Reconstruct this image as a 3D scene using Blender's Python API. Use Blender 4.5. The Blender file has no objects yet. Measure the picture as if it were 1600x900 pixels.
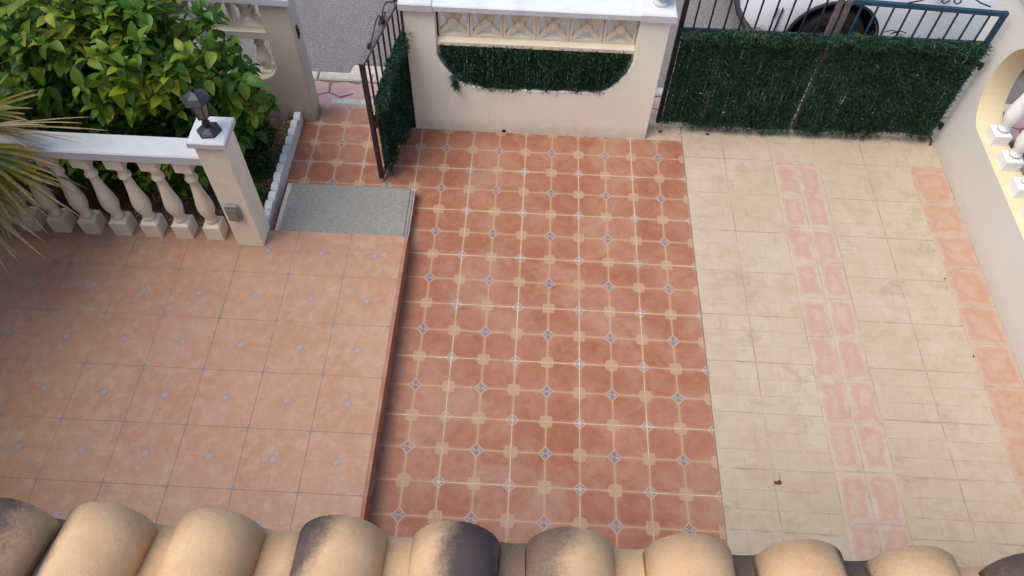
import bpy, bmesh, math, random
from mathutils import Vector, Matrix, noise as mnoise
R = math.radians
PI = math.pi
sc = bpy.context.scene
COL = sc.collection

# ------------------------------------------------------------------ camera
CAM = (0.448, -4.825, 4.676)
RIGHT = (0.9987, 0.0463, 0.0209)
DOWN = (0.0490, -0.8247, -0.5634)
FWD = (-0.0089, 0.5637, -0.8259)
cam_data = bpy.data.cameras.new('camera')
cam_data.sensor_width = 36.0
cam_data.lens = 36.0 * 1182.28 / 1600.0
cam_data.clip_start = 0.05
cam_data.clip_end = 600
cam = bpy.data.objects.new('camera', cam_data)
COL.objects.link(cam)
cam.matrix_world = Matrix(((RIGHT[0], -DOWN[0], -FWD[0], CAM[0]),
                           (RIGHT[1], -DOWN[1], -FWD[1], CAM[1]),
                           (RIGHT[2], -DOWN[2], -FWD[2], CAM[2]),
                           (0, 0, 0, 1)))
sc.camera = cam

# ------------------------------------------------------------------ sky, sun, exposure
SUN_EL, SUN_AZ = 62, 245          # azimuth clockwise from +Y (the street side)
world = bpy.data.worlds.new('World')
sc.world = world
world.use_nodes = True
wn = world.node_tree
wn.nodes.clear()
sky = wn.nodes.new('ShaderNodeTexSky')
sky.sky_type = 'NISHITA'
sky.sun_disc = False
sky.sun_elevation = R(SUN_EL)
sky.sun_rotation = R(SUN_AZ)
sky.air_density = 1.0
sky.dust_density = 3.0
sky.ozone_density = 1.0
bg = wn.nodes.new('ShaderNodeBackground')
bg.inputs['Strength'].default_value = 0.15
wo = wn.nodes.new('ShaderNodeOutputWorld')
wn.links.new(sky.outputs[0], bg.inputs['Color'])
wn.links.new(bg.outputs[0], wo.inputs['Surface'])

sun_data = bpy.data.lights.new('sun', 'SUN')
sun_data.energy = 1.45
sun_data.angle = R(42)
sun_data.color = (1.0, 0.965, 0.91)
sun = bpy.data.objects.new('sun', sun_data)
COL.objects.link(sun)
sd = Vector((math.sin(R(SUN_AZ)) * math.cos(R(SUN_EL)), math.cos(R(SUN_AZ)) * math.cos(R(SUN_EL)), math.sin(R(SUN_EL))))
sun.rotation_euler = sd.to_track_quat('Z', 'Y').to_euler()
sun.location = (4, 6, 12)

sc.view_settings.view_transform = 'Standard'
sc.view_settings.look = 'None'
sc.view_settings.exposure = 0.69
sc.view_settings.gamma = 1.0
sc.view_settings.use_curve_mapping = False

# ------------------------------------------------------------------ node expressions
def s2l(r, g, b):
    f = lambda c: (c / 255 / 12.92) if c / 255 <= 0.04045 else ((c / 255 + 0.055) / 1.055) ** 2.4
    return (f(r), f(g), f(b), 1.0)

class X:
    """a scalar node socket with arithmetic"""
    def __init__(s, m, sock): s.m, s.k = m, sock
    def op(s, name, *others):
        n = s.m.nt.nodes.new('ShaderNodeMath'); n.operation = name
        for i, o in enumerate((s,) + others):
            if isinstance(o, X): s.m.nt.links.new(o.k, n.inputs[i])
            else: n.inputs[i].default_value = o
        return X(s.m, n.outputs[0])
    def __add__(s, o): return s.op('ADD', o)
    def __sub__(s, o): return s.op('SUBTRACT', o)
    def __mul__(s, o): return s.op('MULTIPLY', o)
    def __truediv__(s, o): return s.op('DIVIDE', o)
    def abs(s): return s.op('ABSOLUTE')
    def lt(s, o): return s.op('LESS_THAN', o)
    def gt(s, o): return s.op('GREATER_THAN', o)
    def min(s, o): return s.op('MINIMUM', o)
    def max(s, o): return s.op('MAXIMUM', o)
    def inv(s): return (s * -1.0) + 1.0
    def sin(s): return s.op('SINE')
    def clamp(s): return s.max(0.0).min(1.0)
    def step(s, a, b):
        n = s.m.nt.nodes.new('ShaderNodeMapRange'); n.interpolation_type = 'SMOOTHSTEP'
        s.m.nt.links.new(s.k, n.inputs[0]); n.inputs[1].default_value = a; n.inputs[2].default_value = b
        n.inputs[3].default_value = 0; n.inputs[4].default_value = 1
        return X(s.m, n.outputs[0])

class Mat:
    def __init__(s, name, rough=0.7, spec=0.4):
        s.mat = bpy.data.materials.new(name); s.mat.use_nodes = True
        s.nt = s.mat.node_tree; s.nt.nodes.clear()
        s.out = s.nt.nodes.new('ShaderNodeOutputMaterial')
        s.b = s.nt.nodes.new('ShaderNodeBsdfPrincipled')
        s.nt.links.new(s.b.outputs[0], s.out.inputs[0])
        s.b.inputs['Roughness'].default_value = rough
        s.b.inputs['Specular IOR Level'].default_value = spec
        s._g = s._t = s._o = None
    def pos(s):
        if not s._g: s._g = s.nt.nodes.new('ShaderNodeNewGeometry')
        return s._g.outputs['Position']
    def ocoord(s):
        if not s._t: s._t = s.nt.nodes.new('ShaderNodeTexCoord')
        return s._t.outputs['Object']
    def rand(s):
        if not s._o: s._o = s.nt.nodes.new('ShaderNodeObjectInfo')
        return X(s, s._o.outputs['Random'])
    def xyz(s, vec):
        n = s.nt.nodes.new('ShaderNodeSeparateXYZ'); s.nt.links.new(vec, n.inputs[0])
        return [X(s, n.outputs[i]) for i in range(3)]
    def attr(s, name, typ='GEOMETRY'):
        n = s.nt.nodes.new('ShaderNodeAttribute'); n.attribute_type = typ; n.attribute_name = name
        return X(s, n.outputs['Fac'])
    def map(s, vec, scale):
        n = s.nt.nodes.new('ShaderNodeMapping'); n.inputs['Scale'].default_value = scale
        s.nt.links.new(vec, n.inputs['Vector']); return n.outputs[0]
    def noise(s, scale, detail=4, rough=0.6, vec=None, dist=0.0):
        n = s.nt.nodes.new('ShaderNodeTexNoise')
        n.inputs['Scale'].default_value = scale; n.inputs['Detail'].default_value = detail
        n.inputs['Roughness'].default_value = rough; n.inputs['Distortion'].default_value = dist
        s.nt.links.new(vec or s.pos(), n.inputs['Vector'])
        return X(s, n.outputs['Fac'])
    def voro(s, scale, vec=None):
        n = s.nt.nodes.new('ShaderNodeTexVoronoi'); n.inputs['Scale'].default_value = scale
        s.nt.links.new(vec or s.pos(), n.inputs['Vector']); return X(s, n.outputs['Distance'])
    def mix(s, fac, a, b):
        n = s.nt.nodes.new('ShaderNodeMix'); n.data_type = 'RGBA'; n.clamp_factor = True
        if isinstance(fac, X): s.nt.links.new(fac.k, n.inputs[0])
        else: n.inputs[0].default_value = fac
        for c, i in ((a, 6), (b, 7)):
            if isinstance(c, tuple): n.inputs[i].default_value = c
            else: s.nt.links.new(c, n.inputs[i])
        return n.outputs[2]
    def color(s, c):
        if isinstance(c, tuple): s.b.inputs['Base Color'].default_value = c
        else: s.nt.links.new(c, s.b.inputs['Base Color'])
        return s
    def set(s, name, x):
        if isinstance(x, X): s.nt.links.new(x.k, s.b.inputs[name])
        else: s.b.inputs[name].default_value = x
        return s
    def bump(s, h, strength=0.3, dist=0.01):
        n = s.nt.nodes.new('ShaderNodeBump'); n.inputs['Strength'].default_value = strength
        n.inputs['Distance'].default_value = dist
        s.nt.links.new(h.k, n.inputs['Height']); s.nt.links.new(n.outputs[0], s.b.inputs['Normal'])
        return s

def K(c, f):  # scale a colour
    return (c[0] * f, c[1] * f, c[2] * f, 1.0)

# ------------------------------------------------------------------ materials
ALB = 0.82   # photo colour -> base colour

def m_court():
    m = Mat('terracotta_patterned_tile', 0.5, 0.35)
    u, v, w = m.xyz(m.ocoord())
    au, av = u.abs(), v.abs()
    H = 0.2255
    cu, cv = (au * -1.0) + H, (av * -1.0) + H
    n1 = m.noise(2.2, 5, 0.62, dist=0.4)
    n2 = m.noise(14, 5, 0.65)
    n3 = m.noise(70, 3, 0.6)
    A, B = s2l(156, 95, 69), s2l(176, 126, 101)
    base = m.mix((n1.step(0.36, 0.68) * 0.55 + n2.step(0.3, 0.75) * 0.45), K(A, ALB), K(B, ALB))
    base = m.mix(m.noise(4.0, 6, 0.7, dist=1.2).step(0.48, 0.70) * 0.55, base, K(s2l(188, 146, 122), ALB))
    base = m.mix(m.rand() * 0.40, base, K(s2l(152, 84, 56), ALB))
    base = m.mix(n3.step(0.6, 0.75) * 0.18, base, K(s2l(170, 106, 84), ALB))
    # edges of each printed cell fade to a paler rim
    beige = K(s2l(192, 156, 122), ALB)
    rim = (au.min(av)).min(cu.min(cv))
    base = m.mix((rim.step(0.004, 0.022).inv()) * 0.30, base, beige)
    col = m.mix(rim.lt(0.0032), base, beige)
    # beige star ornaments on the edge midpoints
    def orn(a, b):
        sq = a.max(b).lt(0.0400)
        tab = (a.max(b).lt(0.0455)) * (a.min(b).lt(0.019))
        return sq.max(tab)
    o = orn(cu, av).max(orn(au, cv))
    lat = (((u + 0.225) * (2 * PI / 0.0225)).sin() * ((v + 0.225) * (2 * PI / 0.0225)).sin()).abs().gt(0.45)
    lat2 = (cu.min(au).max(cv.min(av)) - 0.030).abs().lt(0.0016)
    ocol = m.mix(lat.max(lat2) * 0.5, K(s2l(190, 160, 126), ALB), K(s2l(158, 124, 92), ALB))
    col = m.mix(o * 0.85, col, ocol)
    # diamond in the middle of the tile: blue scroll on lilac white
    dc = au + av
    sw = ((u * 190.0 + (v * 170.0).sin() * 1.9).sin() * (v * 150.0 - (u * 130.0).sin() * 1.6).sin())
    scol = m.mix(sw.gt(0.05), K(s2l(176, 158, 152), ALB), K(s2l(114, 100, 112), ALB))
    scol = m.mix(dc.gt(0.036), scol, K(s2l(132, 122, 128), ALB))
    scol = m.mix(dc.gt(0.041), scol, K(s2l(190, 160, 132), ALB))
    col = m.mix(dc.lt(0.051), col, scol)
    # quarter diamonds at the corners: blue grey wedges, white cross
    dk = cu + cv
    kcol = m.mix((cu.min(cv)).lt(0.0058), K(s2l(122, 114, 120), ALB), K(s2l(200, 184, 170), ALB))
    kcol = m.mix(((cu - cv).abs()).lt(0.0022), kcol, K(s2l(206, 194, 190), ALB))
    kcol = m.mix(dk.gt(0.039), kcol, K(s2l(192, 162, 134), ALB))
    col = m.mix(dk.lt(0.049), col, kcol)
    # dust film over everything
    col = m.mix(m.noise(1.3, 6, 0.75, dist=0.6).step(0.42, 0.70) * 0.42, col, K(s2l(186, 158, 138), ALB))
    col = m.mix(m.noise(2.1, 7, 0.8, dist=0.8).step(0.60, 0.74) * 0.22, col, K(s2l(128, 92, 74), ALB))
    m.color(col)
    m.set('Roughness', n2 * 0.25 + 0.42)
    m.bump(n2 * 0.6 + n3 * 0.4, 0.10, 0.004)
    return m.mat

def m_grout(name, c, c2):
    m = Mat(name, 0.9, 0.2)
    n = m.noise(9, 5, 0.7)
    m.color(m.mix(n.step(0.35, 0.7) * 0.5 + m.noise(1.7, 4).step(0.4, 0.65) * 0.5, K(c, ALB), K(c2, ALB)))
    m.bump(m.noise(120, 3), 0.2, 0.003)
    return m.mat

def m_terrace():
    m = Mat('salmon_terrace_tile', 0.42, 0.4)
    u, v, w = m.xyz(m.ocoord())
    au, av = u.abs(), v.abs()
    H = 0.198
    cu, cv = (au * -1.0) + H, (av * -1.0) + H
    n1 = m.noise(13, 7, 0.72, dist=0.15)
    n2 = m.noise(60, 4, 0.7)
    n0 = m.noise(1.6, 4, 0.6)
    col = m.mix(n0.step(0.35, 0.7), K(s2l(184, 138, 107), ALB), K(s2l(192, 152, 123), ALB))
    col = m.mix(n1.step(0.40, 0.70) * 0.52, col, K(s2l(206, 180, 162), ALB))
    col = m.mix(n2.step(0.50, 0.70) * 0.30, col, K(s2l(172, 124, 94), ALB))
    col = m.mix(m.rand() * 0.3, col, K(s2l(192, 142, 114), ALB))
    col = m.mix(m.noise(0.9, 6, 0.75).step(0.5, 0.75) * 0.3, col, K(s2l(160, 118, 86), ALB))
    mid = au.min(av).lt(0.0016)
    col = m.mix(mid * 0.35, col, K(s2l(160, 110, 92), ALB))
    dc = au + av
    blue = K(s2l(150, 148, 158), ALB)
    d = m.mix((u * 260.0).sin().op('MULTIPLY', (v * 300.0).sin()).gt(0.0), K(s2l(196, 172, 168), ALB), blue)
    d = m.mix(dc.gt(0.024), d, K(s2l(150, 138, 146), ALB))
    col = m.mix(dc.lt(0.033) * 0.8, col, d)
    arm = (cu.min(cv).lt(0.0055)) * (cu.max(cv).lt(0.026))
    dk = (cu + cv).lt(0.017)
    col = m.mix(arm.max(dk) * 0.8, col, K(s2l(134, 140, 146), ALB))
    m.color(col)
    m.set('Roughness', n1 * 0.25 + 0.36)
    m.bump(n1 * 0.5 + n2 * 0.5, 0.12, 0.004)
    return m.mat

def m_riser():
    m = Mat('terracotta_riser_tile', 0.6, 0.3)
    n = m.noise(8, 5, 0.65)
    m.color(m.mix(n.step(0.35, 0.7), K(s2l(166, 110, 86), ALB), K(s2l(184, 134, 110), ALB)))
    return m.mat

def m_cream():
    m = Mat('cream_brick_relief_tile', 0.8, 0.25)
    n0 = m.noise(1.5, 5, 0.65)
    n1 = m.noise(7, 6, 0.7, dist=0.5)
    n2 = m.noise(40, 5, 0.7)
    st = m.noise(1.0, 6, 0.75, vec=m.map(m.pos(), (3.2, 9.0, 4.0)), dist=0.3)
    col = m.mix(n0.step(0.3, 0.7), K(s2l(187, 170, 144), ALB), K(s2l(196, 181, 160), ALB))
    col = m.mix(n1.step(0.44, 0.66) * 0.8, col, K(s2l(184, 163, 134), ALB))
    col = m.mix(m.rand() * 0.35, col, K(s2l(194, 180, 161), ALB))
    col = m.mix(st.step(0.52, 0.72) * 0.6, col, K(s2l(172, 153, 130), ALB))
    col = m.mix(m.noise(1.0, 6, 0.7, vec=m.map(m.pos(), (4.0, 14.0, 4.0))).step(0.60, 0.75) * 0.6, col, K(s2l(214, 206, 194), ALB))
    col = m.mix(m.noise(2.6, 5, 0.7).step(0.56, 0.70) * 0.55 * n2.step(0.3, 0.6), col, K(s2l(150, 128, 104), ALB))
    col = m.mix(n2.step(0.62, 0.8) * 0.25, col, K(s2l(182, 156, 124), ALB))
    m.color(col)
    m.bump(n1 * 0.5 + n2 * 0.5, 0.35, 0.006)
    return m.mat

def m_cream_joint():
    m = Mat('cream_tile_side_joint', 0.9, 0.2)
    n1 = m.noise(6, 6, 0.7)
    m.color(m.mix(n1.step(0.38, 0.66), K(s2l(200, 182, 156), ALB), K(s2l(160, 142, 116), ALB)))
    return m.mat

def m_pink(name, pale, pink, deep, hx, hy, amount):
    m = Mat(name, 0.75, 0.3)
    u, v, w = m.xyz(m.ocoord())
    e = ((u.abs() * -1.0) + hx).min((v.abs() * -1.0) + hy)
    n1 = m.noise(7, 5, 0.65, dist=0.8)
    n2 = m.noise(26, 4, 0.7)
    inner = (e + (n1 - 0.5) * 0.16).step(0.002, 0.055)
    col = m.mix(inner * amount, K(pale, ALB), K(pink, ALB))
    core = (e + (n1 - 0.5) * 0.30).step(0.045, 0.105)
    col = m.mix(core * 0.6, col, K(pale, ALB))
    col = m.mix(m.noise(4.5, 5, 0.7).step(0.5, 0.72) * 0.6, col, K(deep, ALB))
    col = m.mix(n2.step(0.55, 0.75) * 0.25, col, K(pale, ALB))
    m.color(col)
    m.bump(n1 * 0.6 + n2 * 0.4, 0.3, 0.006)
    return m.mat

def m_plaster(name, a, b, stain, top=1.25, dirt=0.35, rough=0.85, k=0.82):
    m = Mat(name, rough, 0.25)
    n0 = m.noise(1.8, 5, 0.65)
    n1 = m.noise(11, 5, 0.7)
    n2 = m.noise(1.0, 5, 0.7, vec=m.map(m.pos(), (2.0, 2.0, 34.0)))
    run = m.noise(1.0, 5, 0.7, vec=m.map(m.pos(), (13.0, 13.0, 1.4)))
    px, py, pz = m.xyz(m.pos())
    col = m.mix(n0.step(0.3, 0.7), K(a, k), K(b, k))
    col = m.mix(n2.step(0.5, 0.75) * 0.22, col, K(b, k * 0.93))
    low = (pz + (n1 - 0.5) * 0.25).step(0.0, 0.16).inv()
    col = m.mix(low * dirt, col, K(stain, ALB))
    col = m.mix(run.step(0.60, 0.76) * dirt * 0.55, col, K(stain, ALB))
    col = m.mix(n1.step(0.64, 0.76) * dirt * 0.5, col, K(stain, ALB))
    m.color(col)
    m.bump(n2 * 0.5 + m.noise(60, 4) * 0.5, 0.25, 0.005)
    return m.mat

def m_simple(name, a, b, scale=8, rough=0.7, spec=0.3, metal=0.0, bump=0.15, bscale=50, lo=0.35, hi=0.68, f=None):
    m = Mat(name, rough, spec)
    k = ALB if f is None else f
    m.color(m.mix(m.noise(scale, 5, 0.65).step(lo, hi), K(a, k), K(b, k)))
    m.set('Metallic', metal)
    if bump: m.bump(m.noise(bscale, 4), bump, 0.004)
    return m.mat

def m_asphalt():
    m = Mat('worn_grey_asphalt', 0.9, 0.25)
    v = m.voro(95)
    n = m.noise(1.2, 5, 0.7)
    col = m.mix(v.step(0.1, 0.6), s2l(134, 131, 128), s2l(96, 93, 92))
    col = m.mix(m.noise(150, 2, 0.5).step(0.5, 0.72) * 0.7, col, s2l(158, 155, 152))
    col = m.mix(n.step(0.35, 0.7) * 0.35, col, s2l(98, 95, 92))
    m.color(col); m.bump(v, 0.5, 0.006)
    return m.mat

def m_mat():
    m = Mat('grey_woven_mat', 0.95, 0.15)
    v = m.noise(170, 3, 0.7)
    col = m.mix(v.step(0.32, 0.68), K(s2l(128, 127, 120), .85), K(s2l(180, 178, 170), .85))
    col = m.mix(m.noise(330, 2, 0.5).step(0.66, 0.74) * 0.75, col, s2l(214, 212, 200))
    col = m.mix(m.noise(3.0, 5, 0.7).step(0.4, 0.7) * 0.3, col, s2l(128, 126, 116))
    m.color(col); m.bump(v, 0.8, 0.01)
    return m.mat

def m_rooftile():
    m = Mat('sooty_clay_roof_tile', 0.8, 0.25)
    u, v, w = m.xyz(m.ocoord())
    n0 = m.noise(5, 5, 0.65)
    n1 = m.noise(60, 5, 0.75)
    n2 = m.noise(200, 3, 0.7)
    col = m.mix(n0.step(0.3, 0.7), K(s2l(204, 163, 122), ALB), K(s2l(213, 179, 142), ALB))
    col = m.mix(n1.step(0.5, 0.75) * 0.4, col, K(s2l(184, 138, 96), ALB))
    col = m.mix(m.noise(13, 6, 0.8).step(0.52, 0.72) * 0.4, col, K(s2l(224, 194, 158), ALB))
    col = m.mix(m.noise(330, 2, 0.6).step(0.62, 0.72) * 0.5, col, K(s2l(150, 112, 80), ALB))
    col = m.mix(m.noise(26, 3, 0.5).step(0.72, 0.76), col, K(s2l(110, 74, 52), ALB))
    # soot: a smoky band across the tile, its middle and width set tile by tile
    sx, sw, sk, sa = (m.attr(n, 'OBJECT') for n in ('soot_x', 'soot_w', 'soot_skew', 'soot'))
    d = ((u - sx - v * sk).abs() / sw)
    soft = (d + (m.noise(14, 6, 0.75) - 0.5) * 1.1).step(0.35, 1.25).inv() * sa
    soft = (soft + (n2 - 0.5) * 0.8 * soft * soft.inv() * 4.0).clamp()
    col = m.mix(soft, col, s2l(76, 66, 64))
    m.color(col)
    m.bump(n1 * 0.5 + n2 * 0.5, 0.5, 0.004)
    return m.mat

def m_leaf(name, cols, trans=0.25, rough=0.45):
    """leaf colour picked along a ramp by leaf_tone (mesh attribute or object property)"""
    m = Mat(name, rough, 0.4)
    t = m.attr('leaf_tone') + m.attr('leaf_tone', 'OBJECT')
    n = m.nt.nodes.new('ShaderNodeValToRGB')
    r = n.color_ramp
    while len(r.elements) < len(cols): r.elements.new(0.5)
    for e, (p, c) in zip(r.elements, cols): e.position = p; e.color = c
    m.nt.links.new(t.k, n.inputs[0])
    var = m.noise(25, 3)
    col = m.mix(var.step(0.4, 0.7) * 0.25, n.outputs[0], K(cols[0][1], 1.0))
    m.color(col)
    tr = m.nt.nodes.new('ShaderNodeBsdfTranslucent')
    m.nt.links.new(col, tr.inputs['Color'])
    mx = m.nt.nodes.new('ShaderNodeMixShader'); mx.inputs[0].default_value = trans
    m.nt.links.new(m.b.outputs[0], mx.inputs[1]); m.nt.links.new(tr.outputs[0], mx.inputs[2])
    m.nt.links.new(mx.outputs[0], m.out.inputs[0])
    return m.mat

def m_glass(name, col=(0.02, 0.025, 0.03, 1), rough=0.05):
    m = Mat(name, rough, 0.5); m.color(col); return m.mat

M = {}
M['court'] = m_court()
M['grout'] = m_grout('pale_floor_grout', s2l(214, 190, 164), s2l(176, 146, 120))
M['terrace'] = m_terrace()
M['tgrout'] = m_grout('brown_terrace_grout', s2l(188, 144, 122), s2l(160, 120, 100))
M['riser'] = m_riser()
M['cream'] = m_cream()
M['cjoint'] = m_cream_joint()
M['dgrout'] = m_grout('dusty_drive_grout', s2l(198, 184, 164), s2l(152, 138, 118))
M['pink'] = m_pink('pink_cobble_tile', s2l(196, 176, 158), s2l(188, 148, 130), s2l(184, 140, 122), 0.098, 0.167, 0.75)
M['orange'] = m_pink('orange_cobble_tile', s2l(196, 168, 148), s2l(186, 144, 122), s2l(178, 132, 106), 0.15, 0.167, 0.8)
M['wall'] = m_plaster('cream_painted_plaster', s2l(242, 238, 222), s2l(238, 232, 212), s2l(176, 162, 140), k=0.95)
M['wall_old'] = m_plaster('weathered_cream_plaster', s2l(226, 214, 194), s2l(216, 202, 180), s2l(150, 138, 118), dirt=0.6, k=0.85)
M['wall_right'] = m_plaster('offwhite_painted_plaster', s2l(244, 240, 232), s2l(242, 236, 226), s2l(196, 184, 168), dirt=0.26, k=0.70)
M['reveal'] = m_plaster('yellow_cream_reveal_paint', s2l(238, 218, 178), s2l(234, 212, 170), s2l(196, 172, 134), dirt=0.25)
M['coping'] = m_simple('white_coping_paint', s2l(230, 231, 232), s2l(212, 213, 215), 3.5, 0.6, 0.35, f=0.74, lo=0.4, hi=0.75)
M['lattice'] = m_simple('cream_cast_block', s2l(242, 230, 204), s2l(234, 218, 190), 12, 0.85, f=0.92)
M['baluster'] = m_simple('cream_cast_baluster', s2l(242, 232, 210), s2l(234, 222, 198), 7, 0.75, f=0.94)
M['baluster_white'] = m_simple('white_cast_baluster', s2l(242, 241, 238), s2l(234, 233, 230), 7, 0.7, f=0.92)
M['edging'] = m_simple('white_edging_stone', s2l(236, 236, 232), s2l(212, 213, 208), 14, 0.8, lo=0.4, hi=0.75, f=0.92)
M['iron'] = m_simple('brown_black_iron', s2l(58, 44, 42), s2l(74, 60, 58), 20, 0.5, 0.4, f=0.7)
M['iron_red'] = m_simple('red_oxide_iron_bar', s2l(92, 48, 44), s2l(66, 42, 42), 20, 0.55, 0.4, f=0.7)
M['rail_grey'] = m_simple('dusty_grey_iron_rail', s2l(120, 112, 112), s2l(96, 88, 88), 30, 0.6, 0.3)
M['iron_blue'] = m_simple('blue_green_gate_paint', s2l(28, 72, 92), s2l(22, 54, 72), 20, 0.45, 0.4, f=0.8)
M['iron_black'] = m_simple('black_gate_paint', s2l(26, 28, 34), s2l(34, 36, 44), 20, 0.5, 0.4)
M['rust'] = m_simple('rusty_iron', s2l(110, 72, 52), s2l(74, 52, 44), 30, 0.85)
M['lantern'] = m_simple('black_lantern_metal', s2l(36, 36, 40), s2l(50, 50, 54), 30, 0.45, 0.5)
M['lglass'] = m_simple('smoky_lantern_glass', s2l(150, 140, 126), s2l(116, 108, 98), 20, 0.25, 0.5, bump=0)
M['box'] = m_simple('grey_plastic_box', s2l(150, 152, 152), s2l(132, 134, 134), 20, 0.5)
M['box_face'] = m_simple('beige_plastic_face', s2l(162, 152, 128), s2l(148, 140, 118), 20, 0.5)
M['asphalt'] = m_asphalt()
M['kerb'] = m_simple('pale_concrete_kerb', s2l(206, 200, 188), s2l(182, 176, 166), 12, 0.9)
M['flag'] = m_simple('pink_flagstone', s2l(194, 160, 156), s2l(180, 146, 144), 10, 0.9)
M['flag_joint'] = m_simple('dark_flag_joint', s2l(140, 116, 114), s2l(122, 102, 100), 16, 0.95)
M['soil'] = m_simple('dry_brown_soil', s2l(106, 88, 70), s2l(74, 62, 50), 14, 0.95, 0.2, bump=0.8, bscale=40)
M['ground'] = m_simple('bare_grey_ground', s2l(170, 160, 146), s2l(150, 140, 126), 3, 0.95)
M['stone'] = m_simple('mixed_gravel_stone', s2l(166, 148, 126), s2l(116, 102, 88), 22, 0.9)
M['mat'] = m_mat()
M['mat_edge'] = m_simple('grey_mat_edging', s2l(150, 146, 146), s2l(132, 128, 128), 30, 0.9)
M['roof'] = m_rooftile()
M['house'] = m_plaster('house_white_plaster', s2l(238, 230, 216), s2l(230, 220, 204), s2l(190, 176, 156), dirt=0.15)
M['bark'] = m_simple('grey_brown_bark', s2l(112, 94, 74), s2l(74, 62, 50), 18, 0.9, bump=0.7, bscale=30)
M['leaf'] = m_leaf('citrus_green_leaf', [(0.0, (0.016, 0.060, 0.010, 1)), (0.45, (0.050, 0.145, 0.012, 1)), (0.72, (0.140, 0.245, 0.014, 1)), (1.0, (0.32, 0.34, 0.018, 1))], 0.30)
M['cover'] = m_leaf('dark_small_leaf', [(0.0, (0.012, 0.040, 0.010, 1)), (0.6, (0.026, 0.080, 0.014, 1)), (1.0, (0.060, 0.130, 0.020, 1))], 0.2)
M['palm'] = m_leaf('palm_leaflet', [(0.0, (0.085, 0.13, 0.014, 1)), (0.35, (0.26, 0.24, 0.022, 1)), (0.6, (0.34, 0.22, 0.05, 1)), (0.8, (0.44, 0.31, 0.16, 1)), (1.0, (0.50, 0.40, 0.25, 1))], 0.25, 0.55)
M['hedge'] = m_leaf('plastic_hedge_needle', [(0.0, (0.012, 0.034, 0.018, 1)), (0.5, (0.018, 0.062, 0.034, 1)), (0.85, (0.028, 0.095, 0.066, 1)), (1.0, (0.12, 0.13, 0.05, 1))], 0.08, 0.55)
M['wire'] = m_simple('dark_hedge_wire', s2l(30, 34, 26), s2l(44, 40, 28), 30, 0.8)
M['car'] = m_simple('white_car_paint', s2l(232, 234, 238), s2l(228, 230, 236), 2, 0.25, 0.5, bump=0, f=0.85)
M['tyre'] = m_simple('black_tyre_rubber', s2l(28, 28, 30), s2l(40, 40, 42), 20, 0.85)
M['trim'] = m_simple('black_car_plastic', s2l(34, 36, 42), s2l(44, 46, 52), 20, 0.6)
M['rim'] = m_simple('dark_steel_rim', s2l(52, 52, 56), s2l(40, 40, 44), 20, 0.5, 0.5, metal=0.4)
M['cglass'] = m_glass('car_window_glass')
M['clamp'] = m_glass('car_lamp_glass', (0.55, 0.57, 0.6, 1), 0.1)
M['red'] = m_glass('red_reflector', (0.25, 0.01, 0.01, 1), 0.2)
M['dead'] = m_simple('dead_brown_leaf', s2l(128, 82, 50), s2l(92, 60, 40), 40, 0.9)
M['dark'] = m_simple('black_hole_interior', s2l(24, 22, 22), s2l(30, 28, 26), 20, 0.95)
M['drop'] = m_simple('green_leaf_scrap', s2l(70, 110, 80), s2l(60, 90, 70), 40, 0.8)

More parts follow.
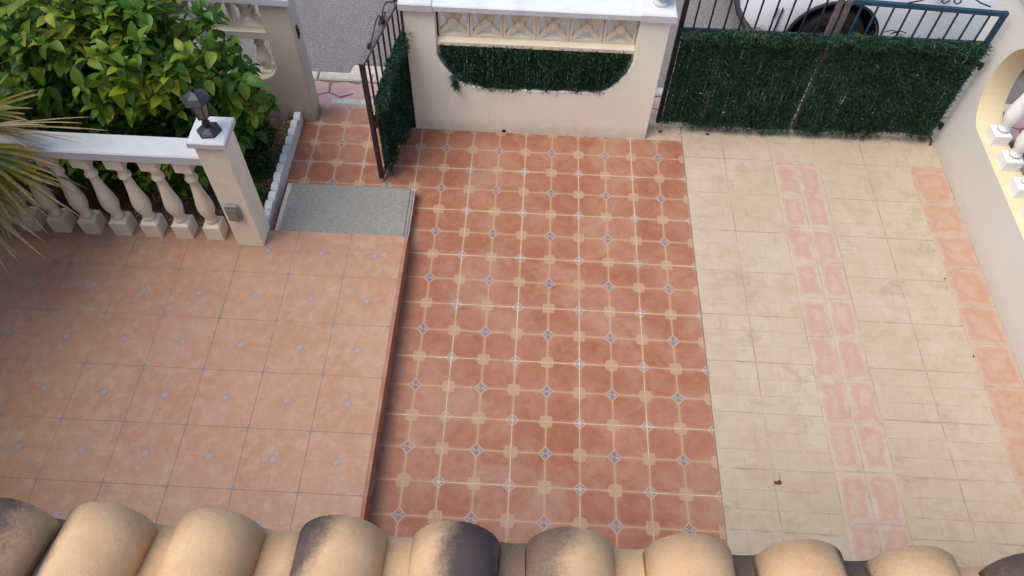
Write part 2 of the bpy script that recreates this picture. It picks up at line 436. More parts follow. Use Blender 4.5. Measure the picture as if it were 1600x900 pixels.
# ------------------------------------------------------------------ mesh helpers
class MB:
    def __init__(s): s.v, s.f, s.m, s.sm = [], [], [], []
    def add(s, vs, fs, mi=0, smooth=False, T=None):
        o = len(s.v)
        s.v += [tuple(T @ Vector(p)) for p in vs] if T is not None else [tuple(p) for p in vs]
        s.f += [tuple(i + o for i in f) for f in fs]
        s.m += [mi] * len(fs); s.sm += [smooth] * len(fs)
        return s
    def box(s, a, b, mi=0, T=None):
        (x0, y0, z0), (x1, y1, z1) = a, b
        vs = [(x0, y0, z0), (x1, y0, z0), (x1, y1, z0), (x0, y1, z0), (x0, y0, z1), (x1, y0, z1), (x1, y1, z1), (x0, y1, z1)]
        return s.add(vs, [(0, 3, 2, 1), (4, 5, 6, 7), (0, 1, 5, 4), (1, 2, 6, 5), (2, 3, 7, 6), (3, 0, 4, 7)], mi, T=T)
    def bbox(s, a, b, c=0.006, mi=0, T=None):
        """box with its top edges chamfered"""
        (x0, y0, z0), (x1, y1, z1) = a, b
        vs = [(x0, y0, z0), (x1, y0, z0), (x1, y1, z0), (x0, y1, z0),
              (x0, y0, z1 - c), (x1, y0, z1 - c), (x1, y1, z1 - c), (x0, y1, z1 - c),
              (x0 + c, y0 + c, z1), (x1 - c, y0 + c, z1), (x1 - c, y1 - c, z1), (x0 + c, y1 - c, z1)]
        fs = [(0, 3, 2, 1), (8, 9, 10, 11)]
        for i in range(4):
            j = (i + 1) % 4
            fs += [(i, j, j + 4, i + 4), (i + 4, j + 4, j + 8, i + 8)]
        return s.add(vs, fs, mi, T=T)
    def prism(s, poly, a0, a1, axis='y', mi=0, mi_side=None, T=None):
        """extrude a 2-D outline; axis y: outline in xz, axis x: outline in yz, axis z: outline in xy"""
        n = len(poly)
        def P(p, a):
            return (p[0], a, p[1]) if axis == 'y' else ((a, p[0], p[1]) if axis == 'x' else (p[0], p[1], a))
        vs = [P(p, a0) for p in poly] + [P(p, a1) for p in poly]
        s.add(vs, [tuple(range(n)), tuple(range(2 * n - 1, n - 1, -1))], mi, T=T)
        s.f[-2:] = s.f[-2:]
        o = len(s.v) - 2 * n
        for i in range(n):
            j = (i + 1) % n
            s.f.append((o + i, o + n + i, o + n + j, o + j)); s.m.append(mi if mi_side is None else mi_side); s.sm.append(False)
        return s
    def lathe(s, prof, seg=20, mi=0, T=None, cap=True):
        vs, fs = [], []
        for r, z in prof:
            for k in range(seg):
                a = 2 * PI * k / seg
                vs.append((r * math.cos(a), r * math.sin(a), z))
        for i in range(len(prof) - 1):
            for k in range(seg):
                k2 = (k + 1) % seg
                fs.append((i * seg + k, i * seg + k2, (i + 1) * seg + k2, (i + 1) * seg + k))
        s.add(vs, fs, mi, True, T)
        if cap:
            s.add(vs[:seg], [tuple(range(seg - 1, -1, -1))], mi, False, T)
            s.add(vs[-seg:], [tuple(range(seg))], mi, False, T)
        return s
    def tube(s, pts, rad, seg=8, mi=0, smooth=True):
        pts = [Vector(p) for p in pts]
        n = len(pts)
        rads = rad if isinstance(rad, (list, tuple)) else [rad] * n
        vs, fs = [], []
        prev = None
        for i, p in enumerate(pts):
            d = (pts[min(i + 1, n - 1)] - pts[max(i - 1, 0)]).normalized()
            if prev is None:
                a = d.orthogonal().normalized()
            else:
                a = (prev - d * prev.dot(d)).normalized()
            prev = a
            b = d.cross(a)
            for k in range(seg):
                t = 2 * PI * k / seg
                vs.append(p + (a * math.cos(t) + b * math.sin(t)) * rads[i])
        for i in range(n - 1):
            for k in range(seg):
                k2 = (k + 1) % seg
                fs.append((i * seg + k, i * seg + k2, (i + 1) * seg + k2, (i + 1) * seg + k))
        fs.append(tuple(range(seg - 1, -1, -1))); fs.append(tuple((n - 1) * seg + k for k in range(seg)))
        return s.add(vs, fs, mi, smooth)
    def bar(s, p, q, w, d, up=(0, 0, 1), mi=0):
        """rectangular bar from p to q, w across, d along 'up'-ish"""
        p, q = Vector(p), Vector(q)
        z = (q - p); L = z.length; z.normalize()
        u = Vector(up)
        x = u.cross(z)
        if x.length < 1e-4: x = Vector((1, 0, 0)).cross(z)
        x.normalize(); y = z.cross(x)
        T = Matrix(((x.x, y.x, z.x, p.x), (x.y, y.y, z.y, p.y), (x.z, y.z, z.z, p.z), (0, 0, 0, 1)))
        return s.box((-w / 2, -d / 2, 0), (w / 2, d / 2, L), mi, T)
    def mesh(s, name, mats):
        me = bpy.data.meshes.new(name)
        me.from_pydata(s.v, [], s.f)
        for k in mats: me.materials.append(M[k])
        me.polygons.foreach_set('material_index', s.m)
        me.polygons.foreach_set('use_smooth', s.sm)
        me.update()
        return me
    def build(s, name, mats, parent=None, fix=False, bevel=0.0, loc=None, tone=None):
        if isinstance(mats, str): mats = [mats]
        me = s.mesh(name, mats)
        if fix:
            bm = bmesh.new(); bm.from_mesh(me); bmesh.ops.recalc_face_normals(bm, faces=bm.faces); bm.to_mesh(me); bm.free()
        if tone is not None:
            at = me.attributes.new('leaf_tone', 'FLOAT', 'FACE'); at.data.foreach_set('value', tone)
        o = link(name, me, parent, loc)
        if bevel:
            b = o.modifiers.new('bevel', 'BEVEL'); b.width = bevel; b.segments = 2; b.limit_method = 'ANGLE'; b.angle_limit = R(40)
        return o

def link(name, me, parent=None, loc=None, rz=0.0):
    o = bpy.data.objects.new(name, me); COL.objects.link(o)
    if parent is not None: o.parent = parent
    if loc is not None: o.location = loc
    if rz: o.rotation_euler.z = rz
    return o

def tag(o, label=None, cat=None, group=None, kind=None):
    if label: o['label'] = label
    if cat: o['category'] = cat
    if group: o['group'] = group
    if kind: o['kind'] = kind
    return o

def thing(name, label, cat, loc=(0, 0, 0), rz=0.0, group=None):
    o = link(name, None, None, loc, rz); o.empty_display_size = 0.1
    return tag(o, label, cat, group)

rnd = random.Random(11)
TH = 0.17        # terrace height
TL = 0.45        # courtyard tile pitch

# ================================================================== SETTING
MB().box((-60, -40, -0.40), (60, 60, -0.20)).build('ground', 'ground')['kind'] = 'structure'
MB().box((-50, 0.70, -0.35), (50, 9.0, -0.115)).build('road', 'asphalt')['kind'] = 'structure'

# pavement between wall and road
pav = MB().box((-12, 0.205, -0.3), (12, 0.585, -0.028)).build('pavement', 'flag_joint'); pav['kind'] = 'structure'
HX = 0.225
for row in range(2):
    for i in range(-10, 24):
        cx = i * HX + (HX / 2 if row else 0) + rnd.uniform(-.015, .015)
        cy = 0.30 + row * 0.19
        pts = []
        for k in range(6):
            a = R(30 + 60 * k)
            x = cx + math.cos(a) * 0.126 + rnd.uniform(-.012, .012)
            y = cy + math.sin(a) * 0.122 + rnd.uniform(-.01, .01)
            pts.append((x, min(max(y, 0.215), 0.575)))
        MB().prism(pts, -0.032, -0.020 + rnd.uniform(-.001, .001), 'z').build('flagstone', 'flag', pav, fix=True)
kerb = MB().box((-12, 0.587, -0.3), (12, 0.692, -0.04)).build('kerb', 'flag_joint'); kerb['kind'] = 'structure'
for i in range(-6, 10):
    x0 = i * 0.5 + rnd.uniform(-.01, .01)
    MB().bbox((x0 + .005, 0.59, -0.12), (x0 + .495, 0.70, -0.012), 0.012).build('kerb_stone', 'kerb', kerb)
ramp = MB()
ramp.prism([(0.702, -0.113), (0.702, -0.035), (0.92, -0.112)], -1.22, -0.2, 'x').build('gutter_ramp', 'kerb', kerb, fix=True)

# courtyard paving: patterned terracotta tiles, 45 cm, on a grout bed
court = MB().box((-1.62, -5.6, -0.16), (1.797, 0.24, -0.0012)).build('courtyard_paving', 'grout'); court['kind'] = 'structure'
g = 0.0030
tile_me = MB().bbox((-TL / 2 + g, -TL / 2 + g, -0.012), (TL / 2 - g, TL / 2 - g, 0.0), 0.0014).mesh('tile', ['court'])
def cut_tile(x0, x1, y0, y1, cx, cy, mat, name, parent, z=0.0):
    return MB().bbox((x0 - cx, y0 - cy, -0.012), (x1 - cx, y1 - cy, 0.0), 0.0022).build(name, mat, parent, loc=(cx, cy, z))
for c in range(-1, 4):
    for r in range(-11, 0):
        link('tile', tile_me, court, ((c + .5) * TL, (r + .5) * TL, rnd.uniform(-.0006, .0006)))
# entrance path, between the beds and the wall
for c in (-3, -2):
    for r in (-2, -1):
        link('tile', tile_me, court, ((c + .5) * TL, (r + .5) * TL, rnd.uniform(-.0006, .0006)))
for c in (-3, -2):
    cut_tile(c * TL + g, (c + 1) * TL - g, g, 0.235, (c + .5) * TL, .5 * TL, 'court', 'tile', court)
cut_tile(-0.9 + g + .45 - .45, -0.45 - g, g, 0.235, -0.675 + .0, .5 * TL, 'court', 'tile', court)
for r in (-3, -2, -1, 0):
    cut_tile(-1.50, -1.35 - g, r * TL + g, min((r + 1) * TL - g, 0.235), -1.575, (r + .5) * TL, 'court', 'tile', court)
for c in (-3, -2):
    link('tile', tile_me, court, ((c + .5) * TL, -2.5 * TL, 0))
# threshold stone of the small gate
MB().bbox((-1.30, 0.242, -0.05), (-0.56, 0.325, 0.012), 0.012).build('threshold_stone', 'kerb', court)

# driveway: cream brick-relief tiles with pink and orange bands
drive = MB().box((1.801, -5.6, -0.16), (4.018, 0.24, -0.0035)).build('driveway_paving', 'dgrout'); drive['kind'] = 'structure'
def cream_mesh(w, h, var):
    rr = random.Random(var)
    m = MB()
    m.bbox((-w / 2 + .003, -h / 2 + .003, -0.014), (w / 2 - .003, h / 2 - .003, -0.0016), 0.001, 1)
    y = -h / 2 + .004
    rows = 3
    for k in range(rows):
        hh = (h - .008) / rows
        cuts = [0.0] + rr.choice(([0.5], [0.27, 0.77], [0.36], [0.64], [])) + [1.0]
        for a, b in zip(cuts, cuts[1:]):
            x0 = -w / 2 + .004 + a * (w - .008); x1 = -w / 2 + .004 + b * (w - .008)
            m.bbox((x0 + .0006, y + .0008, -0.0035), (x1 - .0006, y + hh - .0008, rr.uniform(-.0006, .0008)), 0.0018, 0)
        y += hh
    return m.mesh('tile', ['cream', 'cjoint'])
ycr = [0.235, -0.185, -0.583, -0.978, -1.378, -1.775, -2.165, -2.560, -2.960, -3.362, -3.76, -4.16, -4.56]
cols = [(1.803, 2.150), (2.150, 2.552), (2.946, 3.347), (3.347, 3.722)]
cache = {}
for (x0, x1) in cols:
    for k, (ya, yb) in enumerate(zip(ycr, ycr[1:])):
        key = (round(x1 - x0, 3), round(ya - yb, 2), rnd.randint(0, 2))
        if key not in cache: cache[key] = cream_mesh(x1 - x0, ya - yb, key[2])
        link('tile', cache[key], drive, ((x0 + x1) / 2, (ya + yb) / 2, rnd.uniform(-.0008, .0008)))
for (x0, x1) in ((2.552, 2.946), (3.722, 4.016)):
    key = (x1, 'first'); link('tile', cream_mesh(x1 - x0, 0.42, 1), drive, ((x0 + x1) / 2, 0.025, 0))
ypk = [-0.185, -0.232] + [-0.572 - 0.3385 * k for k in range(12)]
for (x0, x1, mt) in ((2.552, 2.749, 'pink'), (2.749, 2.946, 'pink'), (3.722, 4.016, 'orange')):
    me = None
    for k, (ya, yb) in enumerate(zip(ypk, ypk[1:])):
        w, h = x1 - x0, ya - yb
        if k < 2 or me is None or abs(h - .3385) > .004:
            mm = MB().bbox((-w / 2 + .003, -h / 2 + .003, -0.014), (w / 2 - .003, h / 2 - .003, 0.0), 0.005).mesh('tile', [mt])
        if k >= 2: me = me or mm
        link('tile', me if k >= 2 else mm, drive, ((x0 + x1) / 2, (ya + yb) / 2, rnd.uniform(-.001, .001)))

# raised terrace
terr = MB()
terr.box((-6.2, -5.6, -0.1), (-0.412, -1.340, TH - 0.0016))
terr = terr.build('terrace', 'tgrout'); terr['kind'] = 'structure'
TP = 0.3975
g2 = 0.0016
tme = MB().bbox((-TP / 2 + g2, -TP / 2 + g2, -0.010), (TP / 2 - g2, TP / 2 - g2, 0.0), 0.0016).mesh('tile', ['terrace'])
for c in range(12):
    for r in range(11):
        x = -0.426 - (c + .5) * TP + 0.0; y = -1.325 - (r + .5) * 0.4000
        me = tme
        o = link('tile', me, terr, (x, y, TH + rnd.uniform(-.0005, .0005)))
        o.scale = (1, 0.4000 / TP, 1)
# nosing strip and riser tiles along the step
MB().box((-0.4255, -5.6, TH - .030), (-0.402, -1.326, TH + .0012)).build('nosing_strip', 'riser', terr, bevel=0.004)
for r in range(11):
    ya = -1.328 - r * 0.4
    MB().box((-0.4115, ya - .396, 0.001), (-0.4040, ya - .002, TH - .0305)).build('riser_tile', 'riser', terr)
for c in range(3):
    xa = -0.428 - c * TP
    MB().box((xa - TP + .003, -1.3395, 0.001), (xa, -1.3285, TH - .012)).build('riser_tile', 'riser', terr)

# low step in front of the terrace with its mat
step = MB()
step.box((-1.445, -1.3265, 0.001), (-0.418, -0.780, 0.080))
step.box((-1.447, -1.3262, 0.0805), (-0.416, -0.778, 0.088), 1)
step = step.build('entrance_step', ['riser', 'kerb'], bevel=0.003); step['kind'] = 'structure'
tag(step, 'low terracotta step in front of the raised terrace')

# planting bed
bed = MB()
nx, ny = 40, 24
X0, X1, Y0, Y1 = -6.0, -1.502, -1.338, 0.032
vs = []
for j in range(ny + 1):
    for i in range(nx + 1):
        x = X0 + (X1 - X0) * i / nx; y = Y0 + (Y1 - Y0) * j / ny
        vs.append((x, y, 0.035 + 0.03 * mnoise.noise(Vector((x * 2.3, y * 2.3, 0))) + 0.012 * mnoise.noise(Vector((x * 9, y * 9, 3)))))
bed.add(vs, [(j * (nx + 1) + i, j * (nx + 1) + i + 1, (j + 1) * (nx + 1) + i + 1, (j + 1) * (nx + 1) + i) for j in range(ny) for i in range(nx)], 0, True)
bed.build('planting_bed', 'soil')['kind'] = 'structure'
gr = MB()
for k in range(2600):
    x = rnd.uniform(-2.7, -1.52); y = rnd.uniform(-1.32, 0.02)
    z = 0.035 + 0.03 * mnoise.noise(Vector((x * 2.3, y * 2.3, 0)))
    s = rnd.uniform(.004, .014) * (1.8 if rnd.random() < .05 else 1)
    T = Matrix.Translation((x, y, z)) @ Matrix.Rotation(rnd.uniform(0, 6.28), 4, 'Z') @ Matrix.Rotation(rnd.uniform(-.6, .6), 4, 'X') @ Matrix.Diagonal((s, s * rnd.uniform(.6, 1), s * rnd.uniform(.4, .8), 1))
    gr.add([(1, 0, 0), (0, 1, 0), (-1, 0, 0), (0, -1, 0), (.1, .1, 1), (0, 0, -1)],
           [(0, 1, 4), (1, 2, 4), (2, 3, 4), (3, 0, 4), (1, 0, 5), (2, 1, 5), (3, 2, 5), (0, 3, 5)], 0, False, T)
tag(gr.build('gravel', 'stone'), 'small brown gravel scattered over the planting bed', 'gravel', kind='stuff')

# ================================================================== WALLS
def arc(cx, cz, rx, rz, a0, a1, n=9):
    return [(cx + rx * math.cos(R(a0 + (a1 - a0) * k / n)), cz + rz * math.sin(R(a0 + (a1 - a0) * k / n))) for k in range(n + 1)]

def lattice_mesh(w=0.25, h=0.279, d=0.055):
    """one pierced cast block: frame, an X of tapering ribs, corner petals, hub"""
    m = MB()
    t = 0.020
    m.box((-w / 2, 0, 0), (-w / 2 + t, d, h)); m.box((w / 2 - t, 0, 0), (w / 2, d, h))
    m.box((-w / 2 + t, 0, 0), (w / 2 - t, d, t)); m.box((-w / 2 + t, 0, h - t), (w / 2 - t, d, h))
    cz = h / 2
    for sx in (-1, 1):
        for sz in (-1, 1):
            m.bar((0, d / 2 - .004, cz), (sx * (w / 2 - t), d / 2 - .004, cz + sz * (h / 2 - t)), 0.034, d - .014, (0, 1, 0))
        m.tube([(sx * (w / 2 - t + .006 - .062 * math.sin(R(a))), d / 2, cz + (h / 2 - t) * math.cos(R(a))) for a in range(0, 181, 15)], 0.013, 6)
    m.lathe([(0.036, -.036), (0.036, .036)], 12, 0, Matrix.Translation((0, d / 2 - .004, cz)) @ Matrix.Rotation(PI / 2, 4, 'X'))
    return m.mesh('lattice_block', ['lattice'])
lat_me = lattice_mesh()

BAL = [(.030, .0), (.045, .012), (.045, .028), (.034, .042), (.040, .062), (.058, .120), (.062, .160), (.056, .215), (.042, .300), (.033, .380),
       (.030, .420), (.044, .436), (.046, .452), (.036, .466), (.032, .500), (.044, .520), (.044, .535)]
def baluster_mesh(H, mat, pl=0.10, rs=1.0, w=0.125):
    """square foot, turned body, square head; origin at the foot"""
    m = MB()
    m.bbox((-w / 2, -w / 2, 0), (w / 2, w / 2, pl), 0.016)
    top = H - pl * 0.85
    k = (top - pl) / .535
    m.lathe([(r * rs, pl + z * k) for r, z in BAL], 20)
    T = Matrix.Translation((0, 0, H)) @ Matrix.Rotation(PI, 4, 'X')
    m.bbox((-w / 2 * .92, -w / 2 * .92, 0), (w / 2 * .92, w / 2 * .92, pl * .85), 0.014, 0, T)
    return m.mesh('baluster', [mat])

def finial(parent, loc):
    m = MB()
    m.lathe([(.030, 0), (.060, .004), (.060, .022), (.034, .034), (.034, .042), (.056, .058), (.074, .085), (.080, .115), (.074, .145), (.056, .172), (.030, .188), (.006, .194)], 20)
    o = m.build('ball_finial', 'coping', parent, loc=loc)
    return o

# --- wall between the two gates
mw = thing('boundary_wall', 'cream wall between the gates, with lattice strip and hedge-filled opening', 'wall', (0.475, 0.1, 0))
def P(o, root):     # parent keeping world coordinates
    o.parent = root; o.matrix_parent_inverse = Matrix.Translation(root.location).inverted() if not root.rotation_euler.z else root.matrix_basis.inverted()
    return o
WH = 1.205
XL, XR = -0.515, 1.482
scoop = [(1.252, 0.872), (1.252, 0.80), (1.235, 0.735), (1.20, 0.665), (1.15, 0.595), (1.095, 0.53), (1.05, 0.500), (0.98, 0.487),
         (0.6, 0.482), (0.2, 0.476), (0.05, 0.484), (-0.04, 0.505), (-0.115, 0.545), (-0.19, 0.625), (-0.25, 0.71), (-0.277, 0.78), (-0.280, 0.872)]
outline = [(XL, -0.1), (XR, -0.1), (XR, WH), (1.252, WH)] + scoop + [(-0.280, WH), (XL, WH)]
P(MB().prism(outline, 0.0, 0.2, 'y').build('wall_body', 'wall', fix=True, bevel=0.008), mw)
# beam under the lattice, its top edge sloped
P(MB().prism([(0.018, 0.874), (0.018, 0.906), (0.052, 0.926), (0.182, 0.926), (0.182, 0.874)], -0.278, 1.250, 'x').build('lattice_beam', 'lattice', fix=True), mw)
for k in range(6):
    P(link('lattice_block', lat_me, None, (1.122 - k * 0.2545, 0.062, 0.9265)), mw)
pm = MB(); pm.box((-0.2785, 0.062, 0.9265), (-0.262, 0.115, 1.2055)); P(pm.build('lattice_fragment', 'lattice'), mw)
P(MB().bbox((-0.318, -0.030, WH + .004), (1.268, 0.232, WH + .052), 0.008).build('coping', 'coping'), mw)
for (a, b) in ((XL - .028, -0.290), (1.244, XR + .028)):
    P(MB().bbox((a, -0.036, WH + .0006), (b, 0.238, WH + .064), 0.010).build('pillar_cap', 'coping'), mw)
finial(mw, None).location = Vector((XL + .11, .13, WH + .064)) - mw.location
finial(mw, None).location = Vector((XR - .085, .115, WH + .064)) - mw.location
dh = MB(); dh.box((0.238, -0.004, 0.004), (0.268, 0.012, 0.030)); P(dh.build('drain_hole', 'dark'), mw)

# --- wall left of the small gate, behind the shrub
lw = thing('boundary_wall', 'weathered cream wall with balusters behind the leafy shrub', 'wall', (-3.4, 0.13, 0))
LR, LL = -1.390, -6.2
LWH = 1.175
open_r, open_l = -1.612, -4.6
outl = [(LL, -0.1), (LR, -0.1), (LR, LWH), (open_r, LWH), (open_r, 0.70)] + arc(open_r - .16, 0.60, .16, .16, 0, -90, 8) + \
       arc(open_l + .16, 0.60, .16, .16, -90, -180, 8) + [(open_l, LWH), (LL, LWH)]
P(MB().prism(outl, 0.03, 0.23, 'y').build('wall_body', 'wall_old', fix=True, bevel=0.008), lw)
P(MB().prism([(0.04, 0.832), (0.04, 0.895), (0.21, 0.895), (0.21, 0.832)], open_l + .002, open_r - .002, 'x').build('lattice_beam', 'wall_old', fix=True), lw)
for k in range(11):
    o = P(link('lattice_block', lat_me, None, (open_r - .128 - k * 0.2545, 0.09, 0.8955)), lw)
bl = baluster_mesh(0.388, 'baluster', 0.05, 0.95, 0.10)
for k in range(14):
    P(link('baluster', bl, None, (open_r - .115 - k * 0.20, 0.13, 0.443)), lw)
P(MB().bbox((LL, 0.0, LWH + .003), (-1.63, 0.262, LWH + .050), 0.008).build('coping', 'coping'), lw)
P(MB().bbox((-1.642, -0.008, LWH + .0006), (LR + .030, 0.268, LWH + .062), 0.010).build('pillar_cap', 'coping'), lw)
lat = MB(); lat.box((LR - .002, 0.10, 0.80), (LR + .006, 0.135, 0.92)); lat.box((LR + .0061, 0.108, 0.835), (LR + .016, 0.124, 0.885))
P(lat.build('latch_plate', 'rust'), lw)

# --- right-hand wall with white balusters
rw = thing('boundary_wall', 'off-white right-hand wall with white balusters beside the driveway', 'wall', (4.12, -2.0, 0))
RX0, RX1 = 4.020, 4.225
RTOP = 1.40
prof = [(0.42, -0.1), (0.42, RTOP), (-5.4, RTOP), (-5.4, -0.1)]
hole = arc(-0.26, 0.82, 0.26, 0.325, 0, -90, 12) + [(-4.6, 0.497), (-4.9, 0.6), (-4.9, 1.15), (-4.7, 1.25)] + arc(-0.26, 0.93, 0.26, 0.31, 90, 0, 12)
# wall with an opening = lower, far and upper strips joined along shared outlines
outw = [(0.42, -0.1), (0.42, RTOP), (-5.4, RTOP), (-5.4, -0.1), (-4.75, -0.1), (-4.75, 0.55)]
low = [(0.42, -0.1), (0.42, 0.875), (0.0, 0.875)] + arc(-0.26, 0.875, 0.26, 0.378, 0, -90, 12)[1:] + [(-5.4, 0.497), (-5.4, -0.1)]
up = [(0.42, 0.8755), (0.42, RTOP), (-5.4, RTOP), (-5.4, 1.25)] + arc(-0.26, 0.8755, 0.26, 0.3745, 90, 0, 12)
P(MB().prism(low, RX0, RX1, 'x', 0, 1).build('wall_body', ['wall_right', 'reveal'], fix=True), rw)
P(MB().prism(up, RX0, RX1, 'x', 0, 1).build('wall_top', ['wall_right', 'reveal'], fix=True), rw)
P(MB().bbox((RX0 - .03, -5.4, RTOP + .001), (RX1 + .03, 0.45, RTOP + .05), 0.008).build('coping', 'coping'), rw)
br = baluster_mesh(0.752, 'baluster_white', 0.105, 1.05, 0.130)
for k in range(17):
    P(link('baluster', br, None, (4.135, -0.335 - k * 0.272, 0.4975)), rw)

# ================================================================== ARTIFICIAL HEDGE SCREENS
def hedge(name, parent, region, ydir, n, seed, place, kindtag=True, tones=(0.0, 0.75), length=(.022, .05)):
    """a mat of short plastic needles on wire twigs; region(s,t) -> keep; place(a, b, off) -> world point"""
    rr = random.Random(seed)
    vs, fs, tone = [], [], []
    (a0, a1), (b0, b1) = region['a'], region['b']
    keep = region['keep']
    up = (place(0, 1, 0) - place(0, 0, 0)).normalized()
    ax = (place(1, 0, 0) - place(0, 0, 0)).normalized()
    nn = (place(0, 0, 1) - place(0, 0, 0)).normalized()
    cnt = 0
    while cnt < n:
        a = rr.uniform(a0, a1); b = rr.uniform(b0, b1)
        if not keep(a, b): continue
        clump = mnoise.noise(Vector((a * 16, b * 7, seed)))
        if clump < -0.36 and rr.random() < 0.7: 
            cnt += 1; continue
        off = rr.uniform(0.0, 0.045) + 0.022 * mnoise.noise(Vector((a * 9, b * 5, seed + 4)))
        p = place(a, b, off)
        d = (nn * rr.uniform(0.1, 1.0) + up * rr.gauss(0.15, 0.75) + ax * rr.gauss(0, 0.65)).normalized()
        L = rr.uniform(*length)
        w = d.cross(Vector((rr.gauss(0, 1), rr.gauss(0, 1), rr.gauss(0, 1)))).normalized() * rr.uniform(.0016, .0032)
        base = rr.uniform(*tones) * 0.55 + 0.3 * (clump + .5) + 0.38 * mnoise.noise(Vector((a * 3.1, b * 2.3, seed + 9)))
        if rr.random() < 0.012: base = 1.0
        o = len(vs)
        vs += [p - w, p + w, p + d * L * .6 + w * .8, p + d * L, p + d * L * .6 - w * .8]
        fs.append((o, o + 1, o + 2, o + 3, o + 4)); tone.append(min(max(base, 0), 1))
        cnt += 1
    m = MB(); m.add(vs, fs)
    o = m.build(name, 'hedge', parent, tone=tone)
    if kindtag: o['kind'] = 'stuff'
    return o

def twigs(name, parent, a_range, b_range, place, step_, seed, keep):
    rr = random.Random(seed)
    m = MB()
    a = a_range[0]
    while a < a_range[1]:
        b = b_range[0]; run = []
        while b <= b_range[1] + 1e-6:
            if keep(a, b): run.append(place(a + rr.uniform(-.006, .006), b, rr.uniform(-.004, .012)))
            else:
                if len(run) > 1: m.tube(run, 0.0035, 4)
                run = []
            b += 0.06
        if len(run) > 1: m.tube(run, 0.0035, 4)
        a += step_ * rr.uniform(.7, 1.3)
    o = m.build(name, 'wire', parent); o['kind'] = 'stuff'
    return o

def backing(name, parent, poly, place, t=0.006):
    """dense matted core of the screen"""
    rr = random.Random(len(name) + len(poly))
    m = MB(); n = len(poly)
    a0, a1 = min(p[0] for p in poly), max(p[0] for p in poly)
    def span(a):
        hit = []
        for (p, q) in zip(poly, poly[1:] + poly[:1]):
            if (p[0] <= a < q[0]) or (q[0] <= a < p[0]):
                hit.append(p[1] + (q[1] - p[1]) * (a - p[0]) / (q[0] - p[0]))
        return (min(hit), max(hit)) if len(hit) > 1 else None
    a = a0 + .004
    while a < a1:      # upright bunches of matted twig, now and then a slit between them
        w = rr.uniform(.010, .022); sp = span(a + w / 2)
        if sp:
            b = sp[0]
            while b < sp[1]:
                e = min(sp[1], b + rr.uniform(.08, .30)); s = rr.uniform(-.003, .003)
                d = rr.uniform(-.006, .004)
                m.add([place(a + s, b, d), place(a + w + s, b, d), place(a + w - s, e, d), place(a - s, e, d),
                       place(a + s, b, d - t), place(a + w + s, b, d - t), place(a + w - s, e, d - t), place(a - s, e, d - t)],
                      [(0, 1, 2, 3), (7, 6, 5, 4), (0, 4, 5, 1), (1, 5, 6, 2), (2, 6, 7, 3), (3, 7, 4, 0)])
                b = e + (rr.uniform(.004, .012) if rr.random() < .3 else 0)
        a += w + (rr.uniform(.001, .004) if rr.random() < .35 else -.001)
    o = m.build(name, 'hedge', parent, fix=True, tone=[0.12] * len(m.f))
    o['kind'] = 'stuff'
    return o

# in the opening of the middle wall
hs = thing('artificial_hedge', 'dark green artificial hedge filling the scooped opening of the wall', 'hedge', (0.48, 0.17, 0.45))
hp = lambda a, b, o: Vector((a - 0.48, 0.050 - o - 0.17, b - 0.45))
def in_scoop(a, b):
    sd_ = 0.012 + 0.05 * max(0.0, min(1.0, (0.80 - b) / .2))
    if not (-0.268 + sd_ < a < 1.240 - sd_): return False
    lo = 0.47 + 0.028 * mnoise.noise(Vector((a * 9, 0, 2))) 
    if a < 0.05: lo = max(lo, 0.46 + (0.05 - a) ** 1.25 * 0.95)
    if a > 1.03: lo = max(lo, 0.47 + (a - 1.03) ** 1.2 * 1.7)
    return lo < b < 0.885
hedge('needles', hs, dict(a=(-.28, 1.25), b=(.44, .90), keep=in_scoop), 1, 14000, 3, hp)
def in_lip(a, b):
    return in_scoop(a, b + .012) and not in_scoop(a, b - .06)
hedge('needles', hs, dict(a=(-.28, 1.25), b=(.40, .90), keep=in_lip), 1, 2600, 8, lambda a, b, o: hp(a, b, o * 0.9 + 0.004), tones=(0.3, 1.0), length=(.015, .035))
twigs('twigs', hs, (-.27, 1.24), (.46, .90), hp, 0.030, 5, in_scoop)
pts = [(-.27, .90), (-.27, .76), (-.18, .64), (-.08, .54), (.02, .495), (.6, .49), (1.04, .50), (1.12, .58), (1.2, .70), (1.24, .80), (1.24, .90)]
backing('core', hs, pts, lambda a, b, o: hp(a, b - .012, o - .004))
def tuft(a, b):
    return abs(a + .155 + (0.60 - b) * -.12) < .022 and 0.455 < b < .62
hedge('hanging_tuft', hs, dict(a=(-.25, 0), b=(.44, .64), keep=tuft), 1, 260, 9, lambda a, b, o: hp(a, b, o * .7 + 0.054), tones=(.4, 1))

# ================================================================== SMALL GATE
GH, GF = Vector((-0.552, 0.185, 0.0)), Vector((-0.716, -0.632, 0.0))
gd = (GF - GH); GL = gd.length; gang = math.atan2(gd.y, gd.x)
gate = thing('garden_gate', 'open brown iron garden gate covered with dark green artificial hedge', 'gate', tuple(GH), gang)
# local axes: x along the leaf from the hinge, z up, +y side faces the camera side
gb, gt = 0.045, 1.205
for x, nm in ((0.0, 'post'), (GL, 'post')):
    MB().box((x - .017, -.017, gb), (x + .017, .017, gt)).build(nm, 'iron', gate, bevel=0.003)
MB().box((0.0175, -.015, gt - .032), (GL - .0175, .015, gt - .001)).build('rail', 'rail_grey', gate, bevel=0.003)
MB().box((-.020, -.020, gt + .0004), (GL + .020, .020, gt + .006)).build('top_plate', 'rail_grey', gate)
MB().box((0.0175, -.013, gb), (GL - .0175, .013, gb + .026)).build('rail', 'iron', gate)
MB().box((0.0175, -.012, 0.56), (GL - .0175, .012, 0.584)).build('rail', 'iron', gate)
nb = 7
for k in range(nb):
    x = GL * (k + 1) / (nb + 1)
    MB().box((x - .006, -.006, gb + .0265), (x + .006, .006, gt - .0325)).build('bar', 'iron_red', gate)
